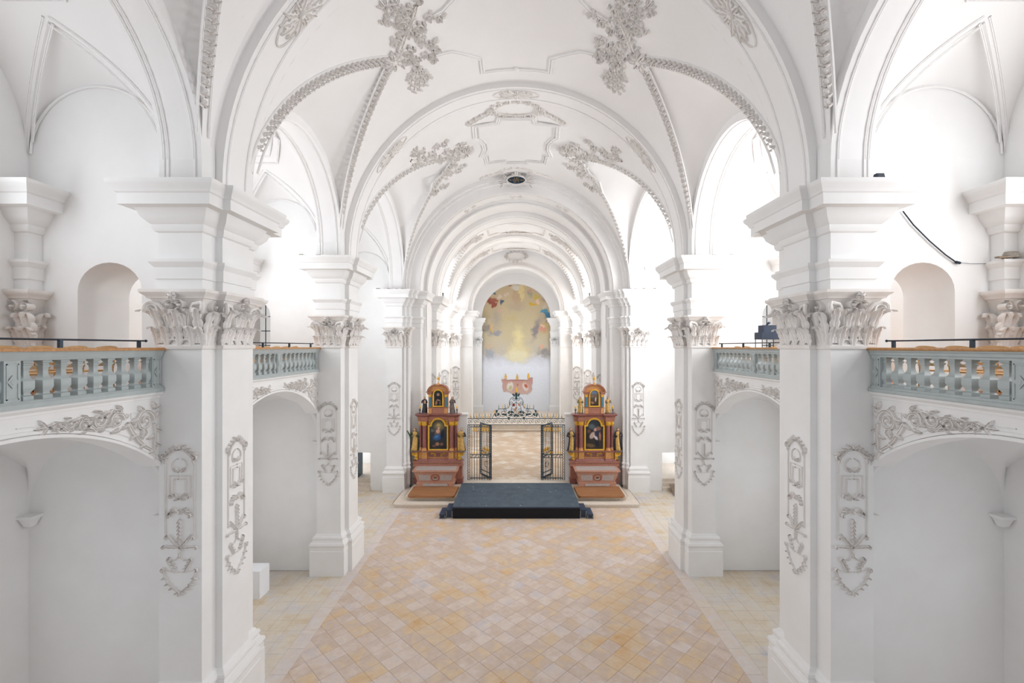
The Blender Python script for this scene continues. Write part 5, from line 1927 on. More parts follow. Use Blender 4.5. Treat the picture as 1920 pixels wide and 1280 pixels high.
    for s in (-1, 1):
        def cons(m, s=s):
            mpm = plane_map((s * 1.06, 0.08, Z(1.78)), (s, 0, 0), (0, 0, 1), (0, -1, 0))
            prof = [(0, -0.22), (0.08, -0.18), (0.1, -0.08), (0.16, 0.0), (0.26, 0.03), (0.31, 0.1), (0.3, 0.2), (0, 0.2)]
            f = [mpm(p, q, 0.16) for p, q in prof]
            b = [mpm(p, q, -0.1) for p, q in prof]
            m.poly(f)
            m.grid([f, b], cv=True)
            mp2 = lambda p, q, h: mpm(p, q, h + 0.16)
            scroll(m, mp2, 0.22, 0.12, 0.08, 1.4, 0, 1, 0.035, 0.04)
            scroll(m, mp2, 0.06, -0.04, 0.06, 1.2, 0, -1, 0.03, 0.04)
            leaf(m, mp2, 0.05, 0.12, 0.2, 0.16, 0.09, 0.05)
            leaf(m, mp2, 0.1, -0.08, -1.2, 0.12, 0.08, 0.05)
        part('gilt_console', 'gold', cons, 40)
        part('console_slab', 'marble_dark', lambda m, s=s: m.box(min(s * 1.04, s * 1.4), max(s * 1.04, s * 1.4), -0.12, 0.3, Z(1.98), Z(2.02)))
    part('retable_sill', 'marble_dark', lambda m: m.box(-1.08, 1.08, -0.12, 0.4, Z(2.0), Z(2.06)))

    # body behind columns
    def body(m):
        m.box(-0.98, 0.98, 0.12, 0.4, Z(2.06), Z(3.58))
    part('retable_body', 'marble_red', body)
    for x, y, rd in ((-0.93, 0.08, 0.075), (-0.72, -0.02, 0.1), (0.72, -0.02, 0.1), (0.93, 0.08, 0.075)):
        c = part('column', 'marble_dark', lambda m: m.lathe(x, y, [(rd, Z(2.2)), (rd * 1.02, Z(2.7)), (rd * 0.88, Z(3.38))], 14), 40)
        part('column_base', 'marble_orange', lambda m: m.lathe(x, y, [(rd * 1.4, Z(2.06)), (rd * 1.4, Z(2.1)), (rd * 1.3, Z(2.13)), (rd * 1.1, Z(2.16)), (rd * 1.2, Z(2.19)), (rd, Z(2.21))], 14), 40, c)

        def cp(m):
            m.lathe(x, y, [(rd * 0.9, Z(3.36)), (rd * 0.95, Z(3.42)), (rd * 1.3, Z(3.53)), (rd * 1.45, Z(3.55)), (rd * 1.45, Z(3.58))], 12)
            for k in range(6):
                a = -PI / 2 + (k - 2.5) * 0.7
                mpm = plane_map((x + rd * 0.95 * math.cos(a), y + rd * 0.95 * math.sin(a), Z(3.37)), (-math.sin(a), math.cos(a), 0), (0, 0, 1), (math.cos(a), math.sin(a), 0))
                leaf(m, mpm, 0, 0, PI / 2, 0.15, 0.075, 0.035)
        part('column_capital', 'gold', cp, 45, c)

    def ent(m):
        pl = [(-1.05, 0.4), (-1.05, 0.0), (-0.86, 0.0), (-0.86, -0.1), (-0.58, -0.1), (-0.58, 0.06), (0.58, 0.06), (0.58, -0.1), (0.86, -0.1), (0.86, 0.0), (1.05, 0.0), (1.05, 0.4)]
        m.sweep(pl, [(0, Z(3.58)), (0.0, Z(3.64)), (0.02, Z(3.65)), (0.02, Z(3.82)), (0.04, Z(3.84))])
        m.poly([(x, y, Z(3.58)) for x, y in pl])
    part('entablature', 'marble_red', ent)

    def cor(m):
        pl = [(-1.05, 0.4), (-1.05, 0.0), (-0.86, 0.0), (-0.86, -0.1), (-0.58, -0.1), (-0.58, 0.06), (0.58, 0.06), (0.58, -0.1), (0.86, -0.1), (0.86, 0.0), (1.05, 0.0), (1.05, 0.4)]
        m.sweep(pl, [(0.04, Z(3.83)), (0.06, Z(3.87)), (0.12, Z(3.91)), (0.14, Z(3.93)), (0.14, Z(3.97)), (0, Z(3.985))])
        m.poly([(x, y, Z(3.985)) for x, y in pl])
    part('cornice', 'marble_dark', cor)

    # main picture
    op = [(-0.46, 2.12), (0.46, 2.12), (0.46, 3.3)] + [(0.34 * math.cos(PI * i / 14), 3.32 + 0.36 * math.sin(PI * i / 14)) for i in range(15)] + [(-0.46, 3.3)]
    op = [(x, Z(z)) for x, z in op]
    part('panel_ground', 'marble_red', lambda m: m.box(-0.57, 0.57, 0.08, 0.13, Z(2.06), Z(3.8)))
    fr = part('gilt_frame', 'gold', lambda m: ring_frame(m, op, 0.1, 0.0, 0.09), 40)
    m = MB()
    m.poly([(x, 0, z - Z(2.9)) for x, z in op])
    m.build('picture', (P_MADONNA, P_GROUP)[which], fr, loc=(0, 0.055, Z(2.9)))

    def spn(m):
        mpm = plane_map((0, 0.07, Z(3.6)), (1, 0, 0), (0, 0, 1), (0, -1, 0))
        for s in (-1, 1):
            scroll(m, mpm, s * 0.46, 0.04, 0.08, 1.3, PI / 2, s, 0.035, 0.03)
            leaf(m, mpm, s * 0.46, -0.04, -PI / 2, 0.18, 0.08, 0.03)
            leaf(m, mpm, s * 0.42, 0.1, PI / 2, 0.1, 0.1, 0.03)
    part('gilt_spandrel', 'gold', spn, 40)

    # upper storey
    part('attic_pedestal', 'marble_red', lambda m: (m.box(-0.5, 0.5, 0.0, 0.36, Z(3.985), Z(4.26)), m.box(-0.54, 0.54, -0.03, 0.38, Z(4.26), Z(4.3))))
    part('attic_panel', 'marble_orange', lambda m: [m.box(s * 0.42 - 0.09, s * 0.42 + 0.09, -0.04, 0.02, Z(3.99), Z(4.27)) for s in (-1, 1)])

    def att(m):
        ap = [(x, Z(z)) for x, z in arch_poly(0.52, 4.3, 5.1, 0.4)]
        f = [(x, 0.06, z) for x, z in ap]
        m.poly(f)
        m.grid([f, [(x, 0.3, z) for x, z in ap]], cv=True)
    part('attic_body', 'marble_orange', att)
    for s in (-1, 1):
        part('attic_pilaster', 'blue_marble', lambda m: m.box(s * 0.42 - 0.055, s * 0.42 + 0.055, 0.0, 0.07, Z(4.34), Z(4.86)))
        part('gilt_bracket', 'gold', lambda m: m.frustum(s * 0.42, 0.03, Z(4.86), Z(5.0), 0.05, 0.04, 0.09, 0.06))
        part('impost', 'marble_red', lambda m: (m.box(s * 0.44 - 0.12, s * 0.44 + 0.12, -0.06, 0.3, Z(5.0), Z(5.1)), m.box(s * 0.46 - 0.16, s * 0.46 + 0.16, -0.1, 0.3, Z(5.1), Z(5.14))))

        def ped_(m, s=s):
            rows = []
            for i in range(9):
                a = (0.08 + 0.78 * i / 8) * PI / 2
                rr_ = [(0.52, -0.06), (0.58, -0.08), (0.6, -0.02), (0.6, 0.25), (0.5, 0.25)]
                rows.append([(s * rd * math.cos(a), y, Z(5.1) + 0.78 * rd * math.sin(a)) for rd, y in rr_])
            m.grid(rows, cv=True)
            m.poly(rows[-1])
        part('pediment_half', 'marble_red', ped_, 35)
    ap = [(x, Z(z)) for x, z in arch_poly(0.22, 4.4, 4.98, 0.22)]
    fr = part('attic_frame', 'gold', lambda m: ring_frame(m, ap, 0.075, -0.02, 0.06), 40)
    m = MB()
    m.poly([(x, 0, z - Z(4.8)) for x, z in ap])
    m.build('attic_picture', (P_SAINT, P_LAND)[which], fr, loc=(0, 0.035, Z(4.8)))

    def fin(m):
        m.lathe(0, 0.08, [(0.09, Z(5.46)), (0.11, Z(5.5)), (0.06, Z(5.56)), (0.03, Z(5.6)), (0.02, Z(5.7))], 10)
    part('finial', 'marble_orange', fin, 40)

    def star(m):
        for k in range(12):
            a = k * PI / 6
            L_ = 0.17 if k % 2 == 0 else 0.12
            m.poly([(0.03 * math.cos(a - 0.5), 0.06, Z(5.82) + 0.03 * math.sin(a - 0.5)), (0.03 * math.cos(a + 0.5), 0.06, Z(5.82) + 0.03 * math.sin(a + 0.5)), (L_ * math.cos(a), 0.08, Z(5.82) + L_ * math.sin(a))])
            m.poly([(0.03 * math.cos(a + 0.5), 0.1, Z(5.82) + 0.03 * math.sin(a + 0.5)), (0.03 * math.cos(a - 0.5), 0.1, Z(5.82) + 0.03 * math.sin(a - 0.5)), (L_ * math.cos(a), 0.08, Z(5.82) + L_ * math.sin(a))])
        m.lathe(0, 0.08, [(0.01, Z(5.76)), (0.04, Z(5.79)), (0.05, Z(5.82)), (0.04, Z(5.85)), (0.01, Z(5.88))], 10)
    part('gilt_star', 'gold', star)
    for s in (-1, 1):
        u = part('urn', 'robe_grey', lambda m: m.lathe(s * 0.98, 0.12, [(0.05, Z(3.985)), (0.05, Z(4.02)), (0.02, Z(4.06)), (0.05, Z(4.14)), (0.055, Z(4.2)), (0.03, Z(4.24))], 10), 40)
        part('gilt_flame', 'gold', lambda m: m.lathe(s * 0.98, 0.12, [(0.03, Z(4.24)), (0.055, Z(4.3)), (0.04, Z(4.36)), (0.01, Z(4.42))], 8), 40, u)
    return r


ALT_X = 4.11
build_altar(-ALT_X, 0)
build_altar(ALT_X, 1)


def statue(x, y, z, hgt, label, robe, front, fa, face_dir=0.0, halo=None, item=None, bend=0.1, head=None):
    """painted wooden saint: one continuous carved figure, facing -y"""
    m = MB()
    n = 20
    prof = [(0.0, 0.15, 0.13, 0.0), (0.05, 0.165, 0.14, 0.0), (0.2, 0.15, 0.12, 0.0), (0.36, 0.138, 0.105, 0.1), (0.5, 0.128, 0.1, 0.6), (0.6, 0.108, 0.085, 1.0), (0.7, 0.122, 0.085, 0.8), (0.77, 0.128, 0.08, 0.5),
            (0.81, 0.095, 0.065, 0.3), (0.835, 0.045, 0.042, 0.2)]
    rows = []
    for zf, rx, ry, sw in prof:
        row = []
        for k in range(n):
            a = 2 * PI * k / n
            fold = 1 + (0.1 * math.cos(5 * a + 3 * zf) + 0.06 * math.cos(9 * a + 1)) * max(0, 1 - zf * 1.25)
            row.append(((rx * math.cos(a) * fold + bend * 0.12 * math.sin(zf * PI)) * hgt, ry * math.sin(a) * fold * hgt, zf * hgt))
        rows.append(row)
    b = len(m.v)
    for r_ in rows:
        m.v.extend(r_)
    for i in range(len(rows) - 1):
        for j in range(n):
            a = 2 * PI * (j + 0.5) / n
            m.cur = 1 if abs(((a + PI / 2 + PI) % (2 * PI)) - PI) < fa else 0
            m.face((b + i * n + j, b + i * n + (j + 1) % n, b + (i + 1) * n + (j + 1) % n, b + (i + 1) * n + j))
    m.cur = 0
    m.poly(rows[0][::-1])
    # head with brow, nose, chin
    m.cur = 2
    hx, hz, hr = bend * 0.02 * hgt, 0.9 * hgt, 0.058 * hgt
    hrows = []
    for i in range(9):
        ph = -PI / 2 + PI * i / 8
        row = []
        for k in range(14):
            a = 2 * PI * k / 14
            rr_ = hr * math.cos(ph) * (0.9 if ph < -0.5 else 1)
            yy = math.sin(a) * rr_ * 1.05
            if math.sin(a) < -0.9 and abs(ph) < 0.35:
                yy *= 1.22
            row.append((hx + rr_ * math.cos(a) * 0.9, yy, hz + hr * 1.25 * math.sin(ph)))
        hrows.append(row)
    m.grid(hrows, cv=True)
    m.cur = 3
    hair = []
    for i in range(5):
        ph = 0.25 + (PI / 2 - 0.25) * i / 4
        hair.append([(hx + hr * 1.06 * math.cos(ph) * math.cos(2 * PI * k / 12), 0.012 * hgt + hr * 1.1 * math.cos(ph) * math.sin(2 * PI * k / 12), hz + hr * 1.32 * math.sin(ph)) for k in range(12)])
    m.grid(hair, cv=True)
    # arms with sleeves
    for s, (ex, ey, ez), (wx, wy, wz) in ((-1, (-0.16, -0.03, 0.62), (-0.07, -0.14, 0.64)), (1, (0.165, -0.02, 0.61), (0.1, -0.13, 0.68))):
        m.cur = 0
        sh = (s * 0.105, 0, 0.765)
        m.tube([tuple(c * hgt for c in p) for p in (sh, ((sh[0] + ex) / 2, ey / 2, (sh[2] + ez) / 2 + 0.005), (ex, ey, ez), ((ex + wx) / 2, (ey + wy) / 2, (ez + wz) / 2 - 0.01), (wx, wy, wz))],
               [0.045 * hgt, 0.045 * hgt, 0.042 * hgt, 0.044 * hgt, 0.04 * hgt], 8)
        m.cur = 2
        m.tube([tuple(c * hgt for c in p) for p in ((wx, wy, wz), (wx - s * 0.012, wy - 0.02, wz + 0.012), (wx - s * 0.02, wy - 0.035, wz + 0.03))], [0.02 * hgt, 0.022 * hgt, 0.01 * hgt], 6)
    o = m.build('saint_statue', [robe, front, 'skin', head or 'robe_dark'], None, 45, (x, y, z), face_dir)
    tag(o, label, 'statue', 'altar statues')
    m = MB()
    m.lathe(0, 0, [(0.19 * hgt, -0.05), (0.19 * hgt, 0.0), (0.17 * hgt, 0.01)], 12)
    m.build('plinth', 'robe_grey', o)
    if halo:
        m = MB()
        for k in range(14):
            a = k * 2 * PI / 14
            m.poly([(hx + 0.06 * hgt * math.cos(a - 0.1), 0.05 * hgt, hz + 0.06 * hgt * math.sin(a - 0.1)), (hx + 0.06 * hgt * math.cos(a + 0.1), 0.055 * hgt, hz + 0.06 * hgt * math.sin(a + 0.1)), (hx + 0.125 * hgt * math.cos(a), 0.05 * hgt, hz + 0.125 * hgt * math.sin(a))])
        m.tube([(hx + 0.065 * hgt * math.cos(2 * PI * k / 16), 0.05 * hgt, hz + 0.065 * hgt * math.sin(2 * PI * k / 16)) for k in range(16)], 0.006 * hgt, 5, True)
        m.build('halo', halo, o)
    if item == 'palm':
        m = MB()
        leaf(m, plane_map((-0.15 * hgt, -0.14 * hgt, 0.6 * hgt), (1, 0, 0), (0, 0, 1), (0, -1, 0)), 0, 0, PI / 2 + 0.35, 0.34 * hgt, 0.06 * hgt, 0.02, 0.3, 5)
        m.build('palm_branch', 'robe_green', o)
    elif item == 'staff':
        m = MB()
        m.tube([(-0.14 * hgt, -0.15 * hgt, 0.0), (-0.14 * hgt, -0.15 * hgt, 0.95 * hgt)], 0.01 * hgt, 6)
        m.build('staff', 'gold', o)
    elif item == 'child':
        m = MB()
        m.tube([(0.06 * hgt, -0.15 * hgt, 0.56 * hgt), (0.06 * hgt, -0.15 * hgt, 0.63 * hgt), (0.06 * hgt, -0.15 * hgt, 0.7 * hgt), (0.06 * hgt, -0.16 * hgt, 0.75 * hgt), (0.06 * hgt, -0.16 * hgt, 0.79 * hgt)],
               [0.03 * hgt, 0.05 * hgt, 0.035 * hgt, 0.036 * hgt, 0.01 * hgt], 8)
        m.build('child_figure', 'skin', o, 45)
    return o


for sx, rows in ((-1, [
        (-1.24, 0.02, 2.07, 1.2, 'green and gold robed saint holding a palm, outer left of left altar', 'robe_green', 'robe_gold', 0.9, 'robe_gold', 'palm'),
        (1.24, 0.02, 2.07, 1.2, 'gold robed bishop saint on the inner side of left altar', 'robe_dark', 'robe_gold', 1.3, None, 'staff'),
        (-0.74, 0.12, 4.03, 0.86, 'dark monk statue holding a child, upper left of left altar', 'robe_dark', 'robe_dark', 0.6, None, 'child'),
        (0.74, 0.12, 4.03, 0.86, 'dark robed statue with rayed halo, upper right of left altar', 'robe_dark', 'robe_grey', 0.8, 'robe_dark', None)]),
        (1, [
        (-1.24, 0.02, 2.07, 1.2, 'black cloaked monk in golden habit on the inner side of right altar', 'robe_dark', 'robe_gold', 0.7, 'robe_gold', None),
        (1.24, 0.02, 2.07, 1.2, 'black cloaked monk in golden habit, outer right of right altar', 'robe_dark', 'robe_gold', 0.75, 'robe_gold', None),
        (-0.74, 0.12, 4.03, 0.86, 'gold caped bishop statue, upper left of right altar', 'robe_green', 'robe_gold', 1.0, None, 'staff'),
        (0.74, 0.12, 4.03, 0.86, 'crowned gold skirted warrior statue, upper right of right altar', 'robe_grey', 'robe_gold', 1.1, 'robe_gold', None)])):
    for x, y, z, hg, lab, ro, fo_, fa, ha, it in rows:
        statue(sx * ALT_X + x, 24.1 + y, z, hg, lab, ro, fo_, fa, 0.0, ha, it, 0.3 if x < 0 else -0.3)

# ---- wrought iron choir gate
gate = tag(empty('choir_gate', (0, 24.72, 0.32)), 'tall wrought iron choir gate with gilded tips, standing open', 'gate')
GW, GH = 2.62, 2.97


def gpart(name, mat, fn, parent=None, smooth=None, **kw):
    m = MB()
    fn(m)
    return m.build(name, mat, parent or gate, smooth, **kw)


def bar_at(m, x, z0, z1, r=0.014, y=0.0):
    m.lathe(x, y, [(r, z0), (r, z1)], 6)


def lattice_post(m, x0, x1, z0, z1, y=0.0, t=0.02):
    """flat openwork strip with a row of rings"""
    m.box(x0, x0 + 0.018, y - t, y + t, z0, z1)
    m.box(x1 - 0.018, x1, y - t, y + t, z0, z1)
    wd = x1 - x0
    n = max(1, int((z1 - z0) / wd))
    for k in range(n):
        zc = z0 + (z1 - z0) * (k + 0.5) / n
        m.tube([((x0 + x1) / 2 + wd * 0.34 * math.cos(2 * PI * i / 8), y, zc + wd * 0.42 * math.sin(2 * PI * i / 8)) for i in range(8)], 0.011, 4, True)


def lattice_rail(m, x0, x1, z0, z1, y=0.0, t=0.02):
    m.box(x0, x1, y - t, y + t, z0, z0 + 0.03)
    m.box(x0, x1, y - t, y + t, z1 - 0.035, z1)
    hgt = z1 - z0
    n = max(1, int((x1 - x0) / hgt / 0.9))
    for k in range(n):
        xc = x0 + (x1 - x0) * (k + 0.5) / n
        for s in (-1, 1):
            m.tube([(xc + s * hgt * 0.2 + hgt * 0.2 * math.cos(2 * PI * i / 9) * (1 - 0.06 * i), y, (z0 + z1) / 2 + s * 0.02 + hgt * 0.27 * math.sin(2 * PI * i / 9) * (1 - 0.05 * i)) for i in range(10)], 0.011, 4)


gpart('lintel', 'iron2', lambda m: lattice_rail(m, -GW, GW, GH, GH + 0.36))
for s in (-1, 1):
    gpart('gate_post', 'iron2', lambda m: lattice_post(m, min(s * GW, s * (GW - 0.14)), max(s * GW, s * (GW - 0.14)), 0, GH))
    gpart('inner_post', 'iron2', lambda m: lattice_post(m, min(s * 1.34, s * 1.46), max(s * 1.34, s * 1.46), 0, GH))
    gpart('middle_rail', 'iron2', lambda m: lattice_rail(m, min(s * 1.46, s * 2.48), max(s * 1.46, s * 2.48), 1.2, 1.4))
    gpart('lower_rail', 'iron2', lambda m: m.box(min(s * 1.46, s * 2.48), max(s * 1.46, s * 2.48), -0.02, 0.02, 0.1, 0.14))
    gpart('upper_rail', 'iron2', lambda m: m.box(min(s * 1.46, s * 2.48), max(s * 1.46, s * 2.48), -0.02, 0.02, GH - 0.12, GH - 0.09))
    for k in range(7):
        x = s * (1.56 + 0.14 * k)
        b = gpart('gate_bar', 'iron2', lambda m: (bar_at(m, x, 0.0, 1.2), bar_at(m, x, 1.4, GH)))
        gpart('gilt_tip', 'gold', lambda m: (m.lathe(x, 0, [(0.016, GH - 0.36), (0.035, GH - 0.3), (0.02, GH - 0.24), (0.035, GH - 0.18), (0.016, GH - 0.12)], 8)), b)
        gpart('gilt_knob', 'gold', lambda m: m.lathe(x, 0, [(0.016, 1.42), (0.034, 1.48), (0.016, 1.56)], 8), b)
    # door leaf swung back into the choir
    leaf_o = gpart('gate_leaf', 'iron2', lambda m: (lattice_post(m, 0.0, 0.13, 0.04, GH - 0.03), lattice_post(m, 1.12, 1.25, 0.04, GH - 0.03), m.box(0.13, 1.12, -0.02, 0.02, 0.04, 0.12),
                                                    lattice_rail(m, 0.13, 1.12, 1.2, 1.4), m.box(0.13, 1.12, -0.02, 0.02, GH - 0.1, GH - 0.03), m.box(0.13, 1.12, -0.02, 0.02, 0.3, 0.34)),
                   loc=(s * 1.34, 0.05, 0), rz=(math.atan2(1.0, -0.66) if s < 0 else math.atan2(1.0, 0.66)))
    for k in range(5):
        x = 0.26 + 0.16 * k
        b = gpart('leaf_bar', 'iron2', lambda m: (bar_at(m, x, 0.12, 1.2, 0.015), bar_at(m, x, 1.4, GH - 0.05, 0.015)), leaf_o)
        gpart('gilt_tip', 'gold', lambda m: (m.lathe(x, 0, [(0.016, GH - 0.42), (0.04, GH - 0.34), (0.02, GH - 0.26), (0.04, GH - 0.18), (0.016, GH - 0.1)], 8)), leaf_o)
        gpart('gilt_knob', 'gold', lambda m: m.lathe(x, 0, [(0.018, 1.42), (0.045, 1.5), (0.03, 1.62), (0.01, 1.72)], 8), leaf_o)
    gpart('lock_scroll', 'iron2', lambda m: m.tube([(0.6 + 0.16 * math.cos(2 * PI * i / 16), -0.02, 0.72 + 0.16 * math.sin(2 * PI * i / 16)) for i in range(16)], 0.015, 5, True), leaf_o)
# crest
ZT = GH + 0.36
mpk = plane_map((0, 0, ZT), (1, 0, 0), (0, 0, 1), (0, -1, 0))


def wire(m, pts, r=0.014):
    m.tube([mpk(p, q, 0) for p, q in pts], r, 5)


def wscroll(m, cx, cy, R, turns, a0, sg, r=0.013):
    n = int(14 * turns)
    wire(m, [(cx + R * (1 - 0.85 * i / n) * math.cos(a0 + sg * 2 * PI * turns * i / n), cy + R * (1 - 0.85 * i / n) * math.sin(a0 + sg * 2 * PI * turns * i / n)) for i in range(n + 1)], r)


def crest(m):
    for s in (-1, 1):
        wire(m, [(s * 1.3, 0.0), (s * 1.2, 0.2), (s * 1.05, 0.35), (s * 0.95, 0.5), (s * 0.6, 0.52), (s * 0.42, 0.56), (s * 0.36, 0.72), (s * 0.38, 0.9), (s * 0.28, 1.08), (s * 0.12, 1.16), (s * 0.04, 1.3)], 0.016)
        for cx, cy, R, a0, sg in ((1.0, 0.18, 0.16, PI, 1), (0.72, 0.26, 0.2, 0, -1), (0.42, 0.2, 0.18, PI, 1), (0.2, 0.42, 0.16, 0, -1), (0.26, 0.82, 0.13, PI, 1), (0.16, 0.16, 0.12, PI / 2, 1), (0.12, 1.0, 0.1, 0, 1), (0.6, 0.42, 0.1, 0, 1)):
            wscroll(m, s * cx, cy, R, 1.5, a0 if s > 0 else PI - a0, sg * s)
        wire(m, [(s * 0.05, 0.05), (s * 0.3, 0.3), (s * 0.24, 0.6), (s * 0.1, 0.8), (0, 0.86)])
        for k in range(7):
            x = s * (1.42 + 0.17 * k)
            wscroll(m, x, 0.07, 0.06, 1.0, PI if k % 2 else 0, 1 if k % 2 else -1, 0.009)
    wire(m, [(0, 0), (0, 1.4)], 0.016)


gpart('crest_scrolls', 'iron2', crest)


def crest_leaves(m):
    for s in (-1, 1):
        for p, q, a in ((1.08, 0.1, 1.2), (1.02, 0.16, 2.3), (1.05, 0.3, 1.5), (0.5, 0.18, 0.2), (0.42, 0.24, 2.0), (0.38, 0.16, 2.9), (0.62, 0.22, 0.0), (0.4, 0.08, -1.5), (0.12, 0.1, 2.4), (0.1, 1.2, 1.0), (0.16, 0.3, 0.6)):
            leaf(m, mpk, s * p, q, a if s > 0 else PI - a, 0.17, 0.1, 0.02, 0.4)
    for q in (1.02, 1.14, 1.26):
        leaf(m, mpk, 0, q, PI / 2, 0.16, 0.13, 0.03)


gpart('crest_leaves', 'green_leaf', crest_leaves)


def flower(m, p, q, R):
    for k in range(6):
        leaf(m, mpk, p, q, k * PI / 3, R, R * 0.9, 0.04, 0.2, 2, 5)


gpart('red_rose', 'red_flower', lambda m: flower(m, -0.14, 0.72, 0.09))
gpart('pale_rose', 'skin', lambda m: (flower(m, 0.15, 0.74, 0.08), flower(m, -0.06, 0.46, 0.08), flower(m, 0.12, 0.28, 0.07), flower(m, 0.0, 0.56, 0.07)))
for s in (-1, 1):
    for k, (p, q) in enumerate(((2.45, 0), (2.3, 0.03), (2.15, 0), (2.0, 0.04), (1.84, 0.0), (1.68, 0.04), (1.5, 0.0), (1.36, 0.06), (1.16, 0.24), (0.94, 0.5), (0.72, 0.52), (0.6, 0.54), (0.46, 0.58))):
        def fin(m):
            z = ZT + q
            m.lathe(s * p, 0, [(0.02, z), (0.03, z + 0.04), (0.012, z + 0.07), (0.025, z + 0.11), (0.008, z + 0.2), (0.004, z + 0.26)], 6)
        gpart('gilt_finial', 'gold' if k % 2 == 0 else 'silver', fin)
gpart('gilt_flame', 'gold', lambda m: m.lathe(0, 0, [(0.02, ZT + 1.36), (0.06, ZT + 1.44), (0.045, ZT + 1.52), (0.05, ZT + 1.58), (0.01, ZT + 1.68)], 8), None, 40)

# ---- concert stage
st = tag(empty('stage', (0, 20.03, 0)), 'low black concert stage in front of the choir gate', 'stage')
for k, (a, b) in enumerate(((0.0, 1.95), (1.955, 3.54))):
    m = MB()
    m.box(-2.78, 2.78, a, b, 0.46, 0.51)
    m.build('deck_panel', 'deck', st)
m = MB()
m.box(-2.77, 2.77, 0.005, 0.02, 0.0, 0.458)
m.box(-2.77, -2.755, 0.02, 1.3, 0.0, 0.458)
m.box(2.755, 2.77, 0.02, 1.3, 0.0, 0.458)
m.box(-2.77, -2.755, 1.3, 3.5, 0.0, 0.458)
m.box(2.755, 2.77, 1.3, 3.5, 0.0, 0.458)
m.build('skirt', 'stage_skirt', st)
m = MB()
m.box(-2.785, 2.785, -0.006, 0.0, 0.455, 0.512)
m.box(-2.79, -2.78, 0, 3.54, 0.455, 0.512)
m.box(2.78, 2.79, 0, 3.54, 0.455, 0.512)
m.build('edge_profile', 'black_box', st)
for si, sx in enumerate((-1, 1)):
    for k, (x0, x1, zt, y0, y1) in enumerate(((2.8, 3.08, 0.36, 0.1, 0.95), (3.1, 3.36, 0.2, 0.0, 0.85))):
        r = tag(empty('stage_step', (0, 20.0, 0)), [['upper step box against the left side of the stage', 'lower step box at the left side of the stage'], ['upper step box against the right side of the stage', 'lower step box at the right side of the stage']][si][k],
                'step', 'stage steps')
        xa, xb = sorted((sx * x0, sx * x1))
        m = MB()
        m.box(xa, xb, y0, y1, zt - 0.05, zt)
        m.build('tread', 'black_box', r)
        m = MB()
        for x in (xa, xb - 0.03):
            for y in (y0, y1 - 0.03):
                m.box(x, x + 0.03, y, y + 0.03, 0, zt - 0.05)
        m.box(xa, xb, y0, y0 + 0.03, 0, 0.03)
        m.box(xa, xb, y1 - 0.03, y1, 0, 0.03)
        m.build('frame', 'silver', r)
        m = MB()
        m.box(xa + 0.03, xb - 0.03, y0 + 0.04, y1 - 0.04, 0.02, zt - 0.06)
        m.build('case', 'black_box', r)

# ---- white donation plinth in the left aisle
r = tag(empty('donation_plinth', (-8.1, 13.62, 0)), 'white box plinth with a coin slot in the left aisle', 'plinth')
m = MB()
m.box(-0.5, 0.48, 0.02, 0.54, 0, 0.83)
m.build('body', 'white_box', r)
m = MB()
for q in ((-0.5, 0.48, 0, 0.02, 0.62, 0.83), (0.28, 0.48, 0, 0.02, 0, 0.62), (-0.5, -0.34, 0, 0.02, 0, 0.62)):
    m.box(*q)
m.build('front_frame', 'white_box', r)
m = MB()
m.box(0.1, 0.25, 0.008, 0.03, 0.48, 0.53)
m.build('coin_slot', 'debris', r)

# ---- equipment on the second right gallery
r = tag(empty('equipment_stand', (7.16, 13.05, 6.66)), 'two stacked dark equipment boxes on a stand in the right gallery', 'equipment')
m = MB()
m.box(-0.28, 0.28, -0.2, 0.2, 1.05, 1.25)
m.build('lower_case', 'black_box', r)
m = MB()
m.box(-0.2, 0.16, -0.15, 0.15, 1.25, 1.45)
m.build('upper_case', 'black_box', r)
m = MB()
m.tube([(-0.04, 0, 1.45), (-0.03, -0.03, 1.49), (0.01, -0.04, 1.52), (0.05, -0.03, 1.53)], [0.02, 0.03, 0.035, 0.02], 8)
m.build('lamp_head', 'black_box', r, 40)
for x in (-0.26, 0.26):
    for y in (-0.18, 0.18):
        m = MB()
        m.tube([(x, y, 0), (x, y, 1.05)], 0.012, 6)
        m.build('leg', 'iron', r)
# floodlight on the first right pier
r = tag(empty('floodlight', (6.42, 8.12, 10.46)), 'small black floodlight lying on the cornice of the right pier', 'lamp')
m = MB()
m.frustum(0, 0, 0.01, 0.1, 0.075, 0.05, 0.065, 0.035)
m.build('housing', 'iron', r)
m = MB()
m.box(-0.06, 0.06, -0.056, -0.05, 0.02, 0.09)
m.build('lens', 'glass', r)
m = MB()
m.tube([(-0.08, 0, 0.0), (-0.085, 0, 0.05), (-0.07, 0, 0.05)], 0.006, 5)
m.tube([(0.08, 0, 0.0), (0.085, 0, 0.05), (0.07, 0, 0.05)], 0.006, 5)
m.build('bracket', 'iron', r)
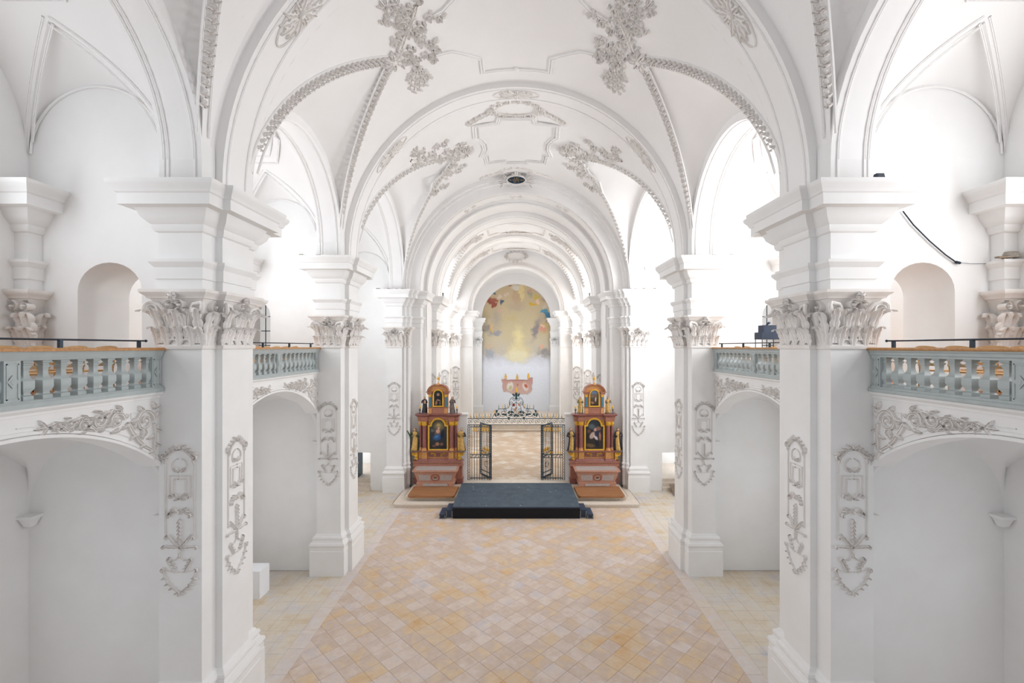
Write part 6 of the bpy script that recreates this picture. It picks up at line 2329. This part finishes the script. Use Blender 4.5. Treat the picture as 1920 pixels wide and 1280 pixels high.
# cable on the cross wall, plank and rope coil on the respond
m = MB()
m.tube([(7.3, 8.66, 10.06), (7.5, 8.66, 9.8), (7.8, 8.66, 9.5), (8.1, 8.66, 9.24), (8.3, 8.66, 9.1), (8.36, 8.66, 9.09)], 0.012, 6)
m.tube([(8.3, 8.66, 9.1), (8.38, 8.66, 9.08)], 0.025, 6)
m.tube([(8.36, 8.66, 9.09), (8.6, 8.67, 9.07), (8.9, 8.67, 9.07)], 0.004, 4)
tag(m.build('cable', 'iron', None, 40), 'thin black cable running down the wall above the right passage arch', 'cable')
m = MB()
m.box(8.78, 9.02, 8.34, 8.42, 9.12, 9.15)
tag(m.build('plank', 'ramp'), 'short wooden plank end on the right corner pilaster', 'plank')
m = MB()
for k in range(4):
    m.tube([(9.06 + (0.13 - 0.012 * k) * math.cos(2 * PI * i / 18), 8.4 + (0.1 - 0.01 * k) * math.sin(2 * PI * i / 18), 9.14 + 0.028 * k) for i in range(18)], 0.018, 6, True)
tag(m.build('rope_coil', 'rope', None, 40), 'grey coil of rope lying on the right corner pilaster', 'rope')

# ---- rooms behind the transept doors
for si, sx in enumerate((-1, 1)):
    m = MB()
    xa, xb = sorted((sx * 6.6, sx * 10.5))
    m.box(xa, xb, 27.6, 27.8, 0, 3.2)
    m.box(min(sx * 10.4, sx * 10.5), max(sx * 10.4, sx * 10.5), 24.9, 27.8, 0, 3.2)
    structure(m.build('wall_left_sacristy' if sx < 0 else 'wall_right_sacristy', 'wall'))
    m = MB()
    m.box(xa, xb, 24.4, 27.7, -0.1, 0.5)
    m.box(min(sx * 7.62, sx * 9.0), max(sx * 7.62, sx * 9.0), 24.15, 24.4, 0, 0.34)
    m.box(min(sx * 7.62, sx * 9.0), max(sx * 7.62, sx * 9.0), 23.85, 24.15, 0, 0.17)
    structure(m.build('floor_left_sacristy' if sx < 0 else 'floor_right_sacristy', 'stone_step'))
m = MB()
m.box(-8.52, -8.47, 24.45, 25.3, 0.5, 1.95)
tag(m.build('iron_door_leaf', 'iron2'), 'dark blue iron door leaf open in the left transept doorway', 'door')
m = MB()
m.frustum(8.35, 23.35, 0.0, 0.02, 0.42, 0.5, 0.42, 0.5)
m.v = [(x, y, z + 0.36 * (y - 22.85)) for x, y, z in m.v]
tag(m.build('wooden_ramp', 'ramp'), 'small grey wooden ramp at the right transept doorway', 'ramp')
